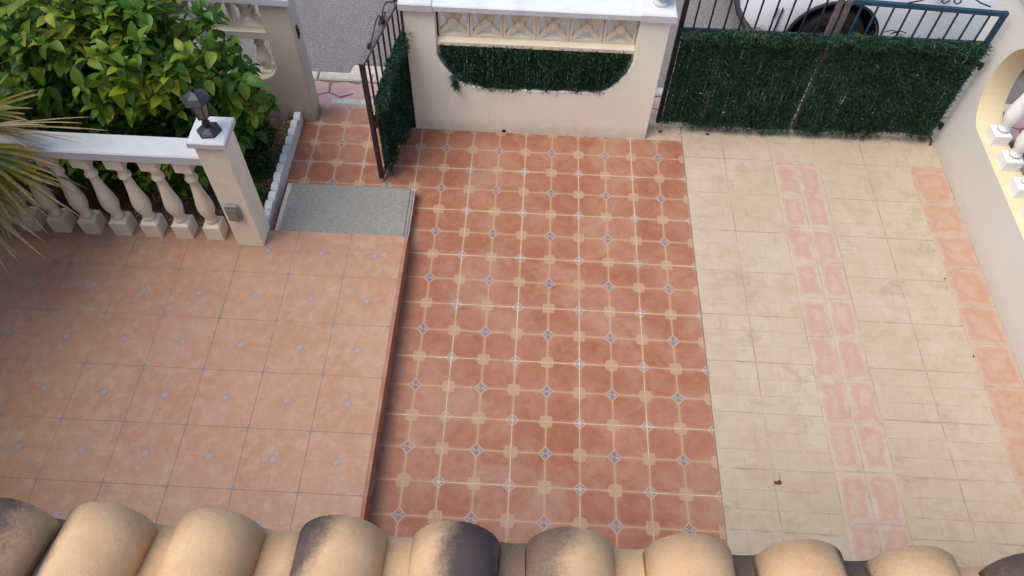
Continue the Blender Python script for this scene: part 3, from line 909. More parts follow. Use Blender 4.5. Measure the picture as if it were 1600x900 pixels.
def spiral(cx, cz, r0, r1, a0, turns, n=22):
    return [(cx + (r0 + (r1 - r0) * t / n) * math.cos(a0 + turns * 2 * PI * t / n), 0, cz + (r0 + (r1 - r0) * t / n) * math.sin(a0 + turns * 2 * PI * t / n)) for t in range(n + 1)]
for sx in (-1, 1):
    m = MB()
    cx = GL * .47
    x0 = cx + sx * 0.055
    pts = [(cx + sx * 0.27, 0, gt + .012), (cx + sx * .22, 0, gt + .035), (cx + sx * .16, 0, gt + .075), (cx + sx * .11, 0, gt + .105), (cx + sx * .06, 0, gt + .11), (cx + sx * .022, 0, gt + .085), (cx + sx * .016, 0, gt + .05), (cx + sx * .036, 0, gt + .028), (cx + sx * .06, 0, gt + .035), (cx + sx * .065, 0, gt + .055), (cx + sx * .052, 0, gt + .064)]
    m.tube(pts, 0.0062, 6)
    m.build('scroll', 'iron', gate)
    m = MB(); m.tube(spiral(cx + sx * .285, gt + .028, .020, .004, -PI / 2, sx * 1.2), 0.0085, 6); m.build('scroll', 'iron', gate)
m = MB(); m.lathe([(.004, -.03), (.018, -.022), (.022, 0), (.018, .022), (.004, .03)], 10, 0, Matrix.Translation((GL * .47, 0, gt + .035))); m.build('scroll_knob', 'iron', gate)
for z in (0.25, 0.98):
    MB().box((-.045, -.012, z), (-.018, .012, z + .06)).build('hinge', 'iron', gate)
MB().box((GL - .075, .019, 0.585), (GL - .018, .034, .70)).build('lock_plate', 'rust', gate)
def gtop(a):  # upper edge of the screen along the leaf
    t = a / GL
    return 0.985 - 0.10 * t - 0.16 * max(0, t - .55) + 0.025 * mnoise.noise(Vector((a * 14, 1, 0)))
gp = lambda a, b, o: Vector((a, 0.018 + o, b))
def in_gate(a, b):
    if not (0.0 < a < GL - .02): return False
    return 0.06 + .02 * mnoise.noise(Vector((a * 12, 7, 0))) < b < gtop(a)
hedge('hedge_needles', gate, dict(a=(-.02, GL), b=(.02, 1.02), keep=in_gate), 1, 13000, 21, gp)
def in_tip(a, b): return in_gate(a, b) and b > gtop(a) - .09
hedge('hedge_needles', gate, dict(a=(-.02, GL), b=(.5, 1.02), keep=in_tip), 1, 2200, 22, lambda a, b, o: gp(a, b + .02, o * 1.8), tones=(.5, 1.1))
backing('hedge_core', gate, [(.02, .08), (GL - .05, .08), (GL - .05, gtop(GL - .05) - .03), (GL * .75, gtop(GL * .75) - .03), (GL * .5, gtop(GL * .5) - .03), (GL * .25, gtop(GL * .25) - .03), (.02, gtop(0) - .03)], gp)

# ================================================================== DRIVEWAY GATE (two leaves)
GY = 0.17
def drive_leaf(x0, x1, label, mat, seed, topz, bot, scr):
    t = thing('driveway_gate', label, 'gate', (x0, GY, 0), 0.0, 'two leaves of the driveway gate')
    w = x1 - x0
    for x in (0.018, w - .018):
        MB().box((x - .018, -.018, 0.05), (x + .018, .018, topz(x))).build('post', 'rail_grey' if abs(x + x0 - 2.75) < .1 else mat, t, bevel=0.003)
    MB().prism([(.0365, topz(.0365) - .036), (w - .0365, topz(w - .0365) - .036), (w - .0365, topz(w - .0365) - .002), (.0365, topz(.0365) - .002)], -.016, .016, 'y').build('rail', mat, t, fix=True, bevel=0.003)
    MB().box((.0365, -.014, 0.07), (w - .0365, .014, 0.10)).build('rail', mat, t)
    MB().box((.0365, -.014, 0.995), (w - .0365, .014, 1.02)).build('rail', 'iron_black', t)
    n = int(round(w / 0.117))
    for k in range(1, n):
        x = w * k / n
        MB().box((x - .006, -.006, .1005), (x + .006, .006, .9945)).build('bar', mat, t)
        MB().box((x - .006, -.006, 1.0205), (x + .006, .006, topz(x) - .0365)).build('bar', mat, t)
    # scrolls on top
    for sx in (-1, 1):
        cx = w * .62; topz_ = topz(cx) + .012
        pts = [(cx + sx * .30, 0, topz_ + .006), (cx + sx * .22, 0, topz_ + .03), (cx + sx * .13, 0, topz_ + .075), (cx + sx * .07, 0, topz_ + .09), (cx + sx * .025, 0, topz_ + .07), (cx + sx * .018, 0, topz_ + .035), (cx + sx * .045, 0, topz_ + .015), (cx + sx * .07, 0, topz_ + .03), (cx + sx * .062, 0, topz_ + .05)]
        m = MB(); m.tube(pts, .0055, 6); m.build('scroll', 'iron_black', t)
    place = lambda a, b, o: Vector((a, -.019 - o, b))
    def keep(a, b):
        if not (scr[0] < a < scr[1]): return False
        return bot(a + x0) < b < scr[2](a + x0)
    hedge('hedge_needles', t, dict(a=(0, w), b=(-.02, 1.12), keep=keep), 1, 21000, seed, place)
    def keep2(a, b): return keep(a, b) and b > scr[2](a + x0) - .10
    hedge('hedge_needles', t, dict(a=(0, w), b=(.8, 1.15), keep=keep2), 1, 2600, seed + 1, lambda a, b, o: place(a, b + .015, o * 1.5), tones=(.5, 1.1))
    poly = [(scr[0] + .02 + (scr[1] - scr[0] - .04) * k / 12, bot(x0 + scr[0] + (scr[1] - scr[0]) * k / 12) + .004) for k in range(13)]
    poly += [(scr[1] - .02 - (scr[1] - scr[0] - .04) * k / 12, scr[2](x0 + scr[1] - (scr[1] - scr[0]) * k / 12) - .03) for k in range(13)]
    backing('hedge_core', t, poly, place)
    return t
nz = lambda x, f, k: mnoise.noise(Vector((x * f, k, 0)))
botf = lambda x: 0.045 + 0.075 * nz(x, 2.6, 5) + 0.022 * nz(x, 11, 2)
dl = drive_leaf(1.575, 2.735, 'left leaf of the driveway gate, hedge-covered, next to the lattice wall', 'iron_black', 41, lambda x: 1.40, botf,
                (0.02, 1.172, lambda x: 1.035 + 0.035 * nz(x, 2.6, 9) + .012 * nz(x, 12, 1)))
dr = drive_leaf(2.762, 3.962, 'right leaf of the driveway gate with blue-green bars, next to the right wall', 'iron_blue', 51, lambda x: 1.338 - 0.042 * x, botf,
                (-0.005, 1.185, lambda x: 1.055 - 0.035 * max(0, x - 3.05) + 0.03 * nz(x, 2.2, 3) * (1 if x < 3.3 else .25) + .010 * nz(x, 12, 1)))
for z in (0.16, 0.80):
    m = MB(); m.box((1.182, -.02, z), (1.262, .02, z + .022)); m.box((1.225, -.03, z - .02), (1.247, .0 - .021, z + .045)); m.build('hinge', 'iron_black', dr)
m = MB(); m.tube([(1.19, 0.0, 0.05), (1.215, -.05, 0.035), (1.20, -.09, .012)], .008, 6); m.build('drop_bolt', 'iron_black', dr)
# twist of loose wire over the right leaf
m = MB(); m.tube([(.36, -.03, 1.09), (.40, -.05, 1.12), (.45, -.03, 1.10), (.42, -.02, 1.07), (.48, -.04, 1.11), (.53, -.02, 1.08)], .004, 5); m.build('wire_tie', 'iron_black', dr)

# ================================================================== BALUSTRADE, LANTERN, SWITCH
bal = thing('balustrade', 'cream balustrade with white rail and corner pillar at the terrace edge', 'balustrade', (-3.0, -1.39, TH))
PX0, PX1, PY0, PY1 = -1.645, -1.452, -1.492, -1.290
P(MB().box((PX0, PY0, TH + .001), (PX1, PY1, 1.205)).build('pillar', 'baluster', bevel=0.006), bal)
P(MB().bbox((PX0 - .024, PY0 - .026, 1.2055), (PX1 + .024, PY1 + .024, 1.252), 0.008).build('pillar_cap', 'coping'), bal)
P(MB().bbox((-5.2, -1.472, 1.002), (PX0 - .0005, -1.292, 1.074), 0.010).build('rail', 'coping'), bal)
bm_ = baluster_mesh(1.0015 - TH - .001, 'baluster', 0.150, 0.98, 0.124)
for k in range(15):
    P(link('baluster', bm_, None, (-1.822 - k * 0.2305, -1.388, TH + .001)), bal)

lan = thing('lantern', 'black six-sided garden lantern on the white pillar cap', 'lantern', (-1.549, -1.405, 1.2525), R(8))
def hexring(r, z, n=6): return (r, z)
def hexlathe(m, prof, T=None):
    vs, fs = [], []
    for r, z in prof:
        for k in range(6):
            vs.append((r * math.cos(PI / 3 * k), r * math.sin(PI / 3 * k), z))
    n = len(prof)
    for i in range(n - 1):
        for k in range(6):
            fs.append((i * 6 + k, i * 6 + (k + 1) % 6, (i + 1) * 6 + (k + 1) % 6, (i + 1) * 6 + k))
    fs += [tuple(range(5, -1, -1)), tuple((n - 1) * 6 + k for k in range(6))]
    m.add(vs, fs, 0, False, T); return m
hexlathe(MB(), [(.078, 0), (.078, .012), (.066, .022), (.030, .034), (.022, .040)]).build('base', 'lantern', lan)
MB().lathe([(.021, .038), (.019, .065), (.026, .075), (.019, .085), (.020, .105), (.034, .118), (.038, .124)], 12).build('neck', 'lantern', lan)
hexlathe(MB(), [(.036, .125), (.058, .252)]).build('glass', 'lglass', lan)
for k in range(6):
    a = PI / 3 * k
    MB().bar((.0375 * math.cos(a), .0375 * math.sin(a), .122), (.0605 * math.cos(a), .0605 * math.sin(a), .254), .008, .008).build('glazing_bar', 'lantern', lan)
hexlathe(MB(), [(.070, .253), (.088, .258), (.090, .266), (.060, .296), (.030, .314), (.012, .320)]).build('roof', 'lantern', lan)
MB().lathe([(.010, .319), (.007, .328), (.013, .338), (.009, .350), (.002, .360)], 10).build('finial', 'lantern', lan)

box_ = thing('switch_box', 'small grey switch box on the front of the balustrade pillar', 'switch', (-1.563, PY0, 0.575))
MB().box((-.048, -.030, -.082), (.048, -.0006, .082)).build('case', 'box', box_, bevel=0.010)
MB().box((-.030, -.035, -.060), (.030, -.0305, .045)).build('cover', 'box_face', box_, bevel=0.003)

# ================================================================== EDGING
edg = thing('garden_edging', 'white scalloped edging along the planting bed and tiled path', 'edging', (-1.525, -0.6, 0))
def scallop(h):
    m = MB(); w = 0.098
    pts = [(-w / 2, -0.03), (w / 2, -0.03), (w / 2, h - .03)] + [(w / 2 * math.cos(R(a)), h - .03 + .03 * math.sin(R(a))) for a in (25, 50, 75, 90, 105, 130, 155)] + [(-w / 2, h - .03)]
    m.prism(pts, -.027, .027, 'x'); return m
se = scallop(0.13)
seme = None
for k in range(13):
    y = 0.02 - .05 - k * 0.1005
    if seme is None:
        o = se.build('edging_stone', 'edging', fix=True); seme = o.data
    else: o = link('edging_stone', seme)
    o.location = (-1.523 - 0.002 * k * .4, y, 0.002 + rnd.uniform(-.004, .004))
    o.rotation_euler = (rnd.uniform(-.03, .03), rnd.uniform(-.03, .03), rnd.uniform(-.03, .03))
    P(o, edg)

# ================================================================== MAT
mt = thing('doormat', 'grey speckled mat on the step below the terrace', 'mat', (-0.93, -1.05, 0.0885))
MB().bbox((-0.478, -0.268, 0.0), (0.478, 0.250, 0.014), 0.004).build('pile', 'mat', mt)
for a, b in (((0.4785, -0.268, 0), (0.505, 0.252, .009)), ((-.478, .2505, 0), (.478, .268, .009))):
    MB().bbox(a, b, .003).build('border', 'mat_edge', mt)

# ================================================================== HOUSE (porch roof below the camera)
hz = 3.0
house = thing('house', 'house with a clay-tiled porch roof below the viewpoint', 'house', (0, -7.5, 0))
w_ = MB()
w_.box((-6.0, -10.0, 0.1), (6.5, -5.75, 3.25))
P(w_.build('wall', 'house'), house)
P(MB().box((-9.0, -3.95, 0.0), (-4.15, -1.45, 5.5)).build('added_shade_block', 'house'), house)  # unseen block, added and sized to shade the upper-left terrace
P(MB().box((-8.5, -5.748, 0.0), (-4.3, -3.952, 3.2)).build('added_link_block', 'house'), house)  # unseen low link, added to join the shading block to the house
SL = R(17)
roof = P(MB().prism([(-4.40, 2.815), (-4.40, 2.865), (-5.745, 2.865 + 1.345 * math.tan(SL)), (-5.745, 2.72)], -6.0, 6.4, 'x').build('roof', 'house', fix=True), house)
P(MB().box((-6.0, -4.95, 0.18), (-5.7, -4.65, 2.80)).build('porch_column', 'house', bevel=.01), house)
P(MB().box((6.0, -4.95, 0.0), (6.3, -4.65, 2.80)).build('porch_column', 'house', bevel=.01), house)
def half_tile(r0, r1, L, th, concave=False, seg=16, a0=4, a1=176):
    m = MB(); rows = 6
    vs = []
    def ring(r, y): return [(r * math.cos(R(a0 + (a1 - a0) * k / seg)), y, (-1 if concave else 1) * r * math.sin(R(a0 + (a1 - a0) * k / seg))) for k in range(seg + 1)]
    for i in range(rows + 1):
        t = i / rows; r = r0 + (r1 - r0) * t
        vs += ring(r, -L * t)
    for i in range(rows + 1):
        t = i / rows; r = r0 + (r1 - r0) * t - th
        vs += ring(r, -L * t)
    n = seg + 1; off = (rows + 1) * n
    fs = []; sm = []
    for i in range(rows):
        for k in range(seg):
            fs.append((i * n + k, i * n + k + 1, (i + 1) * n + k + 1, (i + 1) * n + k))
            fs.append((off + i * n + k, off + (i + 1) * n + k, off + (i + 1) * n + k + 1, off + i * n + k + 1))
    m.add(vs, fs, 0, True)
    ends = []
    for k in range(seg):
        ends.append((k, off + k, off + k + 1, k + 1))
        q = rows * n
        ends.append((q + k, q + k + 1, off + q + k + 1, off + q + k))
    for i in range(rows):
        ends.append((i * n, (i + 1) * n, off + (i + 1) * n, off + i * n))
        ends.append((i * n + seg, off + i * n + seg, off + (i + 1) * n + seg, (i + 1) * n + seg))
    b = len(m.v) - len(vs)
    m.f += ends; m.m += [0] * len(ends); m.sm += [False] * len(ends)
    return m
cov = half_tile(0.102, 0.090, 0.46, 0.012)
pan = half_tile(0.150, 0.160, 0.46, 0.012, True, 12, 48, 132)
cov_o = cov.build('roof_tile', 'roof', fix=True); pan_o = pan.build('roof_tile', 'roof', fix=True)
cov_me, pan_me = cov_o.data, pan_o.data
bpy.data.objects.remove(cov_o); bpy.data.objects.remove(pan_o)
xs = [-0.452, -0.203, 0.077, 0.335, 0.594, 0.862, 1.112, 1.367]
while xs[0] > -5.8: xs.insert(0, xs[0] - (0.225 if len(xs) == 8 else 0.258))
while xs[-1] < 6.2: xs.append(xs[-1] + 0.258)
SOOT = {-0.677: (-.02, .09, .0, .95), -0.452: (-.10, .05, .0, .85), -0.203: (0, .02, 0, 0.0), 0.077: (-.075, .085, .30, .95), 0.335: (.055, .085, .15, 1.0),
        0.594: (-.055, .075, .22, .75), 0.862: (0, .05, 0, .0), 1.112: (.095, .035, -.10, .95), 1.367: (0, .05, 0, 0.0), 1.625: (-.02, .12, 0, .95)}
def soot(o, v): o['soot_x'], o['soot_w'], o['soot_skew'], o['soot'] = v
cr = 0.100
for i, x in enumerate(xs):
    near = -1.6 < x < 2.9
    for row in range(3):
        o = link('roof_tile', cov_me)
        d = row * 0.385
        o.location = (x, -4.342 - d * math.cos(SL), 2.905 + d * math.sin(SL) + row * 0.012 + (0 if row else rnd.uniform(-.003, .003)))
        o.rotation_euler = (-SL, 0, rnd.uniform(-.02, .02))
        key = min(SOOT, key=lambda k: abs(k - x))
        soot(o, SOOT[key] if row == 0 and abs(key - x) < .03 else (rnd.uniform(-.1, .1), rnd.uniform(.04, .09), rnd.uniform(-.3, .3), rnd.choice([0.0, 0.0, 0.6, 0.9])))
        P(o, house); o.parent = roof; o.matrix_parent_inverse = (Matrix.Translation(house.location) @ Matrix.Translation(-house.location)).inverted()
        if i < len(xs) - 1:
            q = link('roof_tile', pan_me)
            xm = (x + xs[i + 1]) / 2
            q.location = (xm, -4.286 - d * math.cos(SL), 3.034 + d * math.sin(SL))
            q.rotation_euler = (-SL, 0, 0)
            sv = (0, .05, 0, 0.0)
            if row == 0:
                for tx, vv in ((-0.565, (0, .2, 0, .8)), (0.464, (0, .2, 0, .75)), (0.987, (.02, .09, 0, .9)), (1.24, (0, .2, 0, .95)), (-0.06, (.06, .04, 0, .4))):
                    if abs(tx - xm) < .06: sv = vv
            soot(q, sv)
            q.parent = roof

# ================================================================== PLANTS
def leaf_mesh(L, W, fold, curl, mat, rows=5):
    m = MB(); vs, fs = [], []
    for i in range(rows + 1):
        t = i / rows
        w = W * math.sin(PI * min(1, t ** 0.8 * 1.0)) ** 0.75 * (1 - .15 * t) if 0 < t < 1 else 0.0015
        y = L * t; z = -curl * L * t * t + 0.12 * L * math.sin(PI * t) * .4
        vs += [(-w / 2, y, z + fold * w), (0, y, z), (w / 2, y, z + fold * w)]
    for i in range(rows):
        a = i * 3
        fs += [(a, a + 1, a + 4, a + 3), (a + 1, a + 2, a + 5, a + 4)]
    m.add(vs, fs, 0, True)
    return m.v, m.f

LEAVES = [leaf_mesh(L, W, f, c, 'leaf') for L, W, f, c in ((.118, .076, .20, .20), (.100, .066, .14, .34), (.130, .080, .24, .14), (.08, .052, .2, .28))]
LEAF_ME = []
for v, f in LEAVES:
    mb = MB(); mb.add(v, f, 0, True); LEAF_ME.append(mb.mesh('leaf', ['leaf']))

def orient(p, d, roll):
    d = d.normalized()
    x = d.cross(Vector((0, 0, 1)))
    if x.length < 1e-3: x = Vector((1, 0, 0))
    x.normalize(); z = x.cross(d)
    return Matrix(((x.x, d.x, z.x, p.x), (x.y, d.y, z.y, p.y), (x.z, d.z, z.z, p.z), (0, 0, 0, 1))) @ Matrix.Rotation(roll, 4, 'Y')

camv = Vector(CAM)
def in_view(p):
    q = p - camv
    z = q.dot(Vector(FWD)); x = q.dot(Vector(RIGHT)) / z * 1182 + 800; y = q.dot(Vector(DOWN)) / z * 1182 + 450
    return -20 < x < 1620 and -20 < y < 920

def shrub():
    rr = random.Random(5)
    base = Vector((-2.75, -0.55, 0.03))
    root = thing('leafy_shrub', 'large shrub with glossy yellow-green leaves behind the balustrade', 'shrub', tuple(base))
    lobes = [(Vector((-2.9, -.58, 1.15)), Vector((.95, .50, .72)), 1.0), (Vector((-2.05, -.62, 1.12)), Vector((.55, .42, .66)), 1.0), (Vector((-3.9, -.6, 1.05)), Vector((.8, .5, .7)), .8),
             (Vector((-1.83, -.58, .80)), Vector((.36, .36, .46)), .8), (Vector((-2.4, -.80, 1.35)), Vector((.6, .40, .48)), 1.0),
             (Vector((-2.35, -.86, .48)), Vector((.60, .30, .34)), 1.2), (Vector((-3.2, -.86, .50)), Vector((.60, .30, .36)), 1.0)]
    # limbs
    m = MB()
    tips = []
    stems = []
    for c, r, wgt in lobes:
        mid = (base + c) / 2 + Vector((rr.uniform(-.1, .1), rr.uniform(-.1, .1), -.1))
        stems.append([base - base, mid - base, c - base])
        m.tube([Vector((0, 0, 0)), mid - base, c - base], [.030, .022, .012], 7)
        for k in range(9):
            d = Vector((rr.gauss(0, 1), rr.gauss(0, 1), rr.gauss(0, 1))).normalized()
            e = c + Vector((d.x * r.x, d.y * r.y, d.z * r.z)) * .8
            m.tube([c - base, (c + e) / 2 - base + Vector((0, 0, .04)), e - base], [.010, .007, .003], 5)
    m.build('branches', 'bark', root)
    mt_ = MB(); mt_.tube([(0, 0, -.05), (.02, .01, .2), (0.0, 0, .45)], [.055, .042, .034], 10); mt_.build('trunk', 'bark', root)
    # leaves in whorls at twig tips
    leaves = []
    def free(p):
        if p.y > -0.03 or p.z < 0.12: return False
        if p.y < -1.22 and p.z < 1.12: return False
        if p.y < -1.33: return False
        if p.x > -1.66 and p.y < -1.15: return False
        return p.x > -5.0
    n = 0
    wl = [w * r.x * r.z for c, r, w in lobes]
    while n < 1420:
        c, r, wgt = rr.choices(lobes, wl)[0]
        d = Vector((rr.gauss(0, 1), rr.gauss(0, 1), rr.gauss(0, 1))).normalized()
        s = rr.random() ** 0.30
        p = c + Vector((d.x * r.x, d.y * r.y, d.z * r.z)) * s
        if mnoise.noise(p * 3.4) < -0.12 and rr.random() < .85: n += 0.2; continue
        if not free(p): n += 0.05; continue
        axis = (Vector((d.x, d.y, d.z * .7)) + Vector((rr.gauss(0, .35), rr.gauss(0, .35), .45 + rr.gauss(0, .3)))).normalized()
        x = axis.orthogonal().normalized(); y = axis.cross(x)
        yng = min(max(.62 + .30 * mnoise.noise(p * 2.2) + .13 * (p.z - 1.0) + rr.gauss(0, .12), 0), 1)
        cnt = rr.randint(4, 7)
        a0 = rr.uniform(0, 6.28)
        for k in range(cnt):
            a = a0 + k * 2.4
            ld = (axis * rr.uniform(.15, .75) + (x * math.cos(a) + y * math.sin(a)) * 1.0 + Vector((0, 0, -.12))).normalized()
            q = p + axis * (-.018 * (cnt - k)) + ld * .008
            if not free(q + ld * .06): continue
            t = min(max(yng + rr.gauss(0, .10) + (.08 if k == cnt - 1 else 0), 0), 1)
            leaves.append((q, ld, rr.uniform(-.5, .5), rr.randint(0, 3), rr.uniform(.62, 1.18), t))
        n += 1
    # the 300 that show largest become leaves of their own
    leaves.sort(key=lambda l: ((l[0] - camv).length - (0.6 if in_view(l[0]) else -9) - .35 * rr.random()))
    for (p, d, ro, vi, s, t) in leaves[:300]:
        o = link('leaf', LEAF_ME[vi], root)
        o.matrix_local = Matrix.Translation(-base) @ orient(p, d, ro) @ Matrix.Diagonal((s, s, s, 1))
        o['leaf_tone'] = t
    mb = MB(); tone = []
    for (p, d, ro, vi, s, t) in leaves[300:]:
        v, f = LEAVES[vi]
        mb.add(v, f, 0, True, Matrix.Translation(-base) @ orient(p, d, ro) @ Matrix.Diagonal((s, s, s, 1)))
        tone += [t] * len(f)
    mb.build('foliage', 'leaf', root, tone=tone)['kind'] = 'stuff'
shrub()

def small_plant(name, label, cat, loc, rx, ry, h, n, seed, size=(.02, .04), tone0=.3):
    rr = random.Random(seed)
    root = thing(name, label, cat, loc)
    mb = MB(); tone = []; st = MB()
    for k in range(14):
        a = rr.uniform(0, 6.28); q = rr.random() ** .5
        e = Vector((math.cos(a) * rx * q, math.sin(a) * ry * q, h * rr.uniform(.5, .95)))
        st.tube([(e.x * .1, e.y * .1, 0), e * .6, e], [.006, .004, .002], 5)
    st.build('stems', 'bark', root)
    v, f = LEAVES[1]
    for k in range(n):
        d = Vector((rr.gauss(0, 1), rr.gauss(0, 1), abs(rr.gauss(0, 1)))).normalized()
        s = rr.random() ** .33
        p = Vector((d.x * rx, d.y * ry, d.z * h)) * s * (1 + .25 * mnoise.noise(d * 3))
        ld = (d + Vector((rr.gauss(0, .6), rr.gauss(0, .6), rr.gauss(.2, .5)))).normalized()
        sc_ = rr.uniform(*size) / .1
        mb.add(v, f, 0, True, orient(p, ld, rr.uniform(-.6, .6)) @ Matrix.Diagonal((sc_, sc_, sc_, 1)))
        tone += [min(max(tone0 + .3 * mnoise.noise(p * 9) + rr.gauss(0, .12), 0), 1)] * len(f)
    mb.build('foliage', 'cover', root, tone=tone)['kind'] = 'stuff'
    return root
small_plant('low_shrub', 'low dark green bush at the foot of the weathered wall', 'shrub', (-1.98, -0.26, 0.03), .27, .25, .28, 2600, 77, (.024, .050), .62)
small_plant('low_weed', 'small green weed in the gravel nearest the white edging', 'weed', (-1.66, -0.90, 0.03), .075, .10, .06, 260, 78, (.018, .035), .75)
small_plant('low_weed', 'small green weed in the gravel beside the balustrade pillar', 'weed', (-1.70, -1.12, 0.03), .08, .08, .06, 240, 79, (.018, .035), .8)
small_plant('low_weed', 'patch of green weeds in the gravel below the low bush', 'weed', (-1.72, -0.58, 0.03), .10, .16, .07, 420, 80, (.018, .035), .6)

# ---- fan palm at the left
def palm():
    rr = random.Random(31)
    base = Vector((-3.55, -2.0, TH))
    root = thing('fan_palm', 'fan palm with yellowing dry leaves in front of the balustrade', 'palm', tuple(base))
    m = MB()
    pr = []
    for k in range(15):
        t = k / 14
        pr.append((.12 - .03 * t + (.014 if k % 2 else 0), t * 1.55))
    m.lathe(pr, 12); m.build('trunk', 'bark', root)
    crown = Vector((0, 0, 1.5))
    def fan(hub, axis, up, L, n, spread, dry, droop, tipdry=.5, narrow=1.0):
        hub = Vector(hub); axis = Vector(axis).normalized(); up = Vector(up)
        side = axis.cross(up).normalized(); up = side.cross(axis).normalized()
        mid = (crown + hub) / 2 + Vector((0, 0, .08))
        pt = MB(); pt.tube([crown, mid, hub], [.016, .012, .009], 6)
        leaf = pt.build('leaf', 'palm', root)
        me = leaf.data
        at = me.attributes.new('leaf_tone', 'FLOAT', 'FACE'); at.data.foreach_set('value', [.45] * len(me.polygons))
        for k in range(n):
            t = k / (n - 1) * 2 - 1 if n > 1 else 0
            a = t * spread + rr.gauss(0, .03)
            d = (axis * math.cos(a) + side * math.sin(a) + up * .12 * rr.gauss(0, 1)).normalized()
            l = L * .70 * (1 - .22 * abs(t)) * rr.uniform(.78, 1.12)
            dr_ = droop * rr.uniform(.6, 1.5)
            S = 8
            vs, fs, tn = [], [], []
            wl = d.cross(up).normalized()
            bend = Vector((rr.gauss(0, .06), rr.gauss(0, .06), rr.gauss(0, .04)))
            ddry = min(max(dry + rr.gauss(0, .16), 0), 1)
            for i in range(S + 1):
                s = i / S
                p = hub + d * l * s + Vector((0, 0, -1)) * dr_ * l * s ** 2.2 + bend * l * s * s
                w = narrow * (.005 + .013 * math.sin(PI * min(1, .12 + s * .55))) * (1 - s) ** .55 + .0009
                tw = wl * w
                vs += [p - tw + up * w * .5, p, p + tw + up * w * .5]
                if i < S:
                    o = i * 3
                    fs += [(o, o + 1, o + 4, o + 3), (o + 1, o + 2, o + 5, o + 4)]
                    v = ddry + (1 - ddry) * max(0, (s - (1 - tipdry)) / max(tipdry, .01)) ** .8 * .95
                    tn += [min(v, 1)] * 2
            mb = MB(); mb.add(vs, fs, 0, True)
            mb.build('leaflet', 'palm', leaf, tone=tn)
    B = base
    W = lambda x, y, z: Vector((x, y, z)) - B
    # fans seen in the photograph (hubs given in world space)
    fan(W(-3.00, -1.62, 1.22), (0.75, -0.52, -0.38), (0.2, -0.3, 1), .74, 24, 1.05, .08, .26, .55)
    fan(W(-3.08, -1.58, 1.14), (0.80, -0.30, -0.50), (0.4, -0.2, 1), .84, 18, .85, .22, .30, .7)
    fan(W(-2.98, -1.47, 1.25), (0.98, 0.05, -0.04), (0, -.2, 1), .62, 11, .26, .72, .05, .6, .55)
    fan(W(-2.98, -1.42, 1.20), (0.97, 0.10, 0.02), (0, -.4, 1), 1.10, 6, .17, .55, .07, .9, .32)
    fan(W(-3.05, -1.36, 1.25), (0.75, 0.55, 0.25), (-.2, -.3, 1), .58, 12, .75, .15, .16, .4)
    fan(W(-3.10, -1.80, 1.10), (0.55, -0.75, -0.45), (0.2, -0.1, 1), .80, 18, .9, .30, .32, .75)
    for k in range(22):      # unseen crown above, filled out to shade the terrace from the left
        a = k * 2.4 + .3; el = .15 + 1.0 * ((k * .618) % 1)
        d = Vector((math.cos(a) * math.cos(el) - .12, math.sin(a) * math.cos(el), math.sin(el)))
        hub = Vector((0, 0, 1.55)) + d * rr.uniform(.28, .42)
        if hub.x > .26: continue
        fan(hub, d, (-.2 * d.x, -.2 * d.y, 1), rr.uniform(.72, .95), 22, 1.15, .05 + .1 * rr.random(), .28, .35, 1.7)
palm()

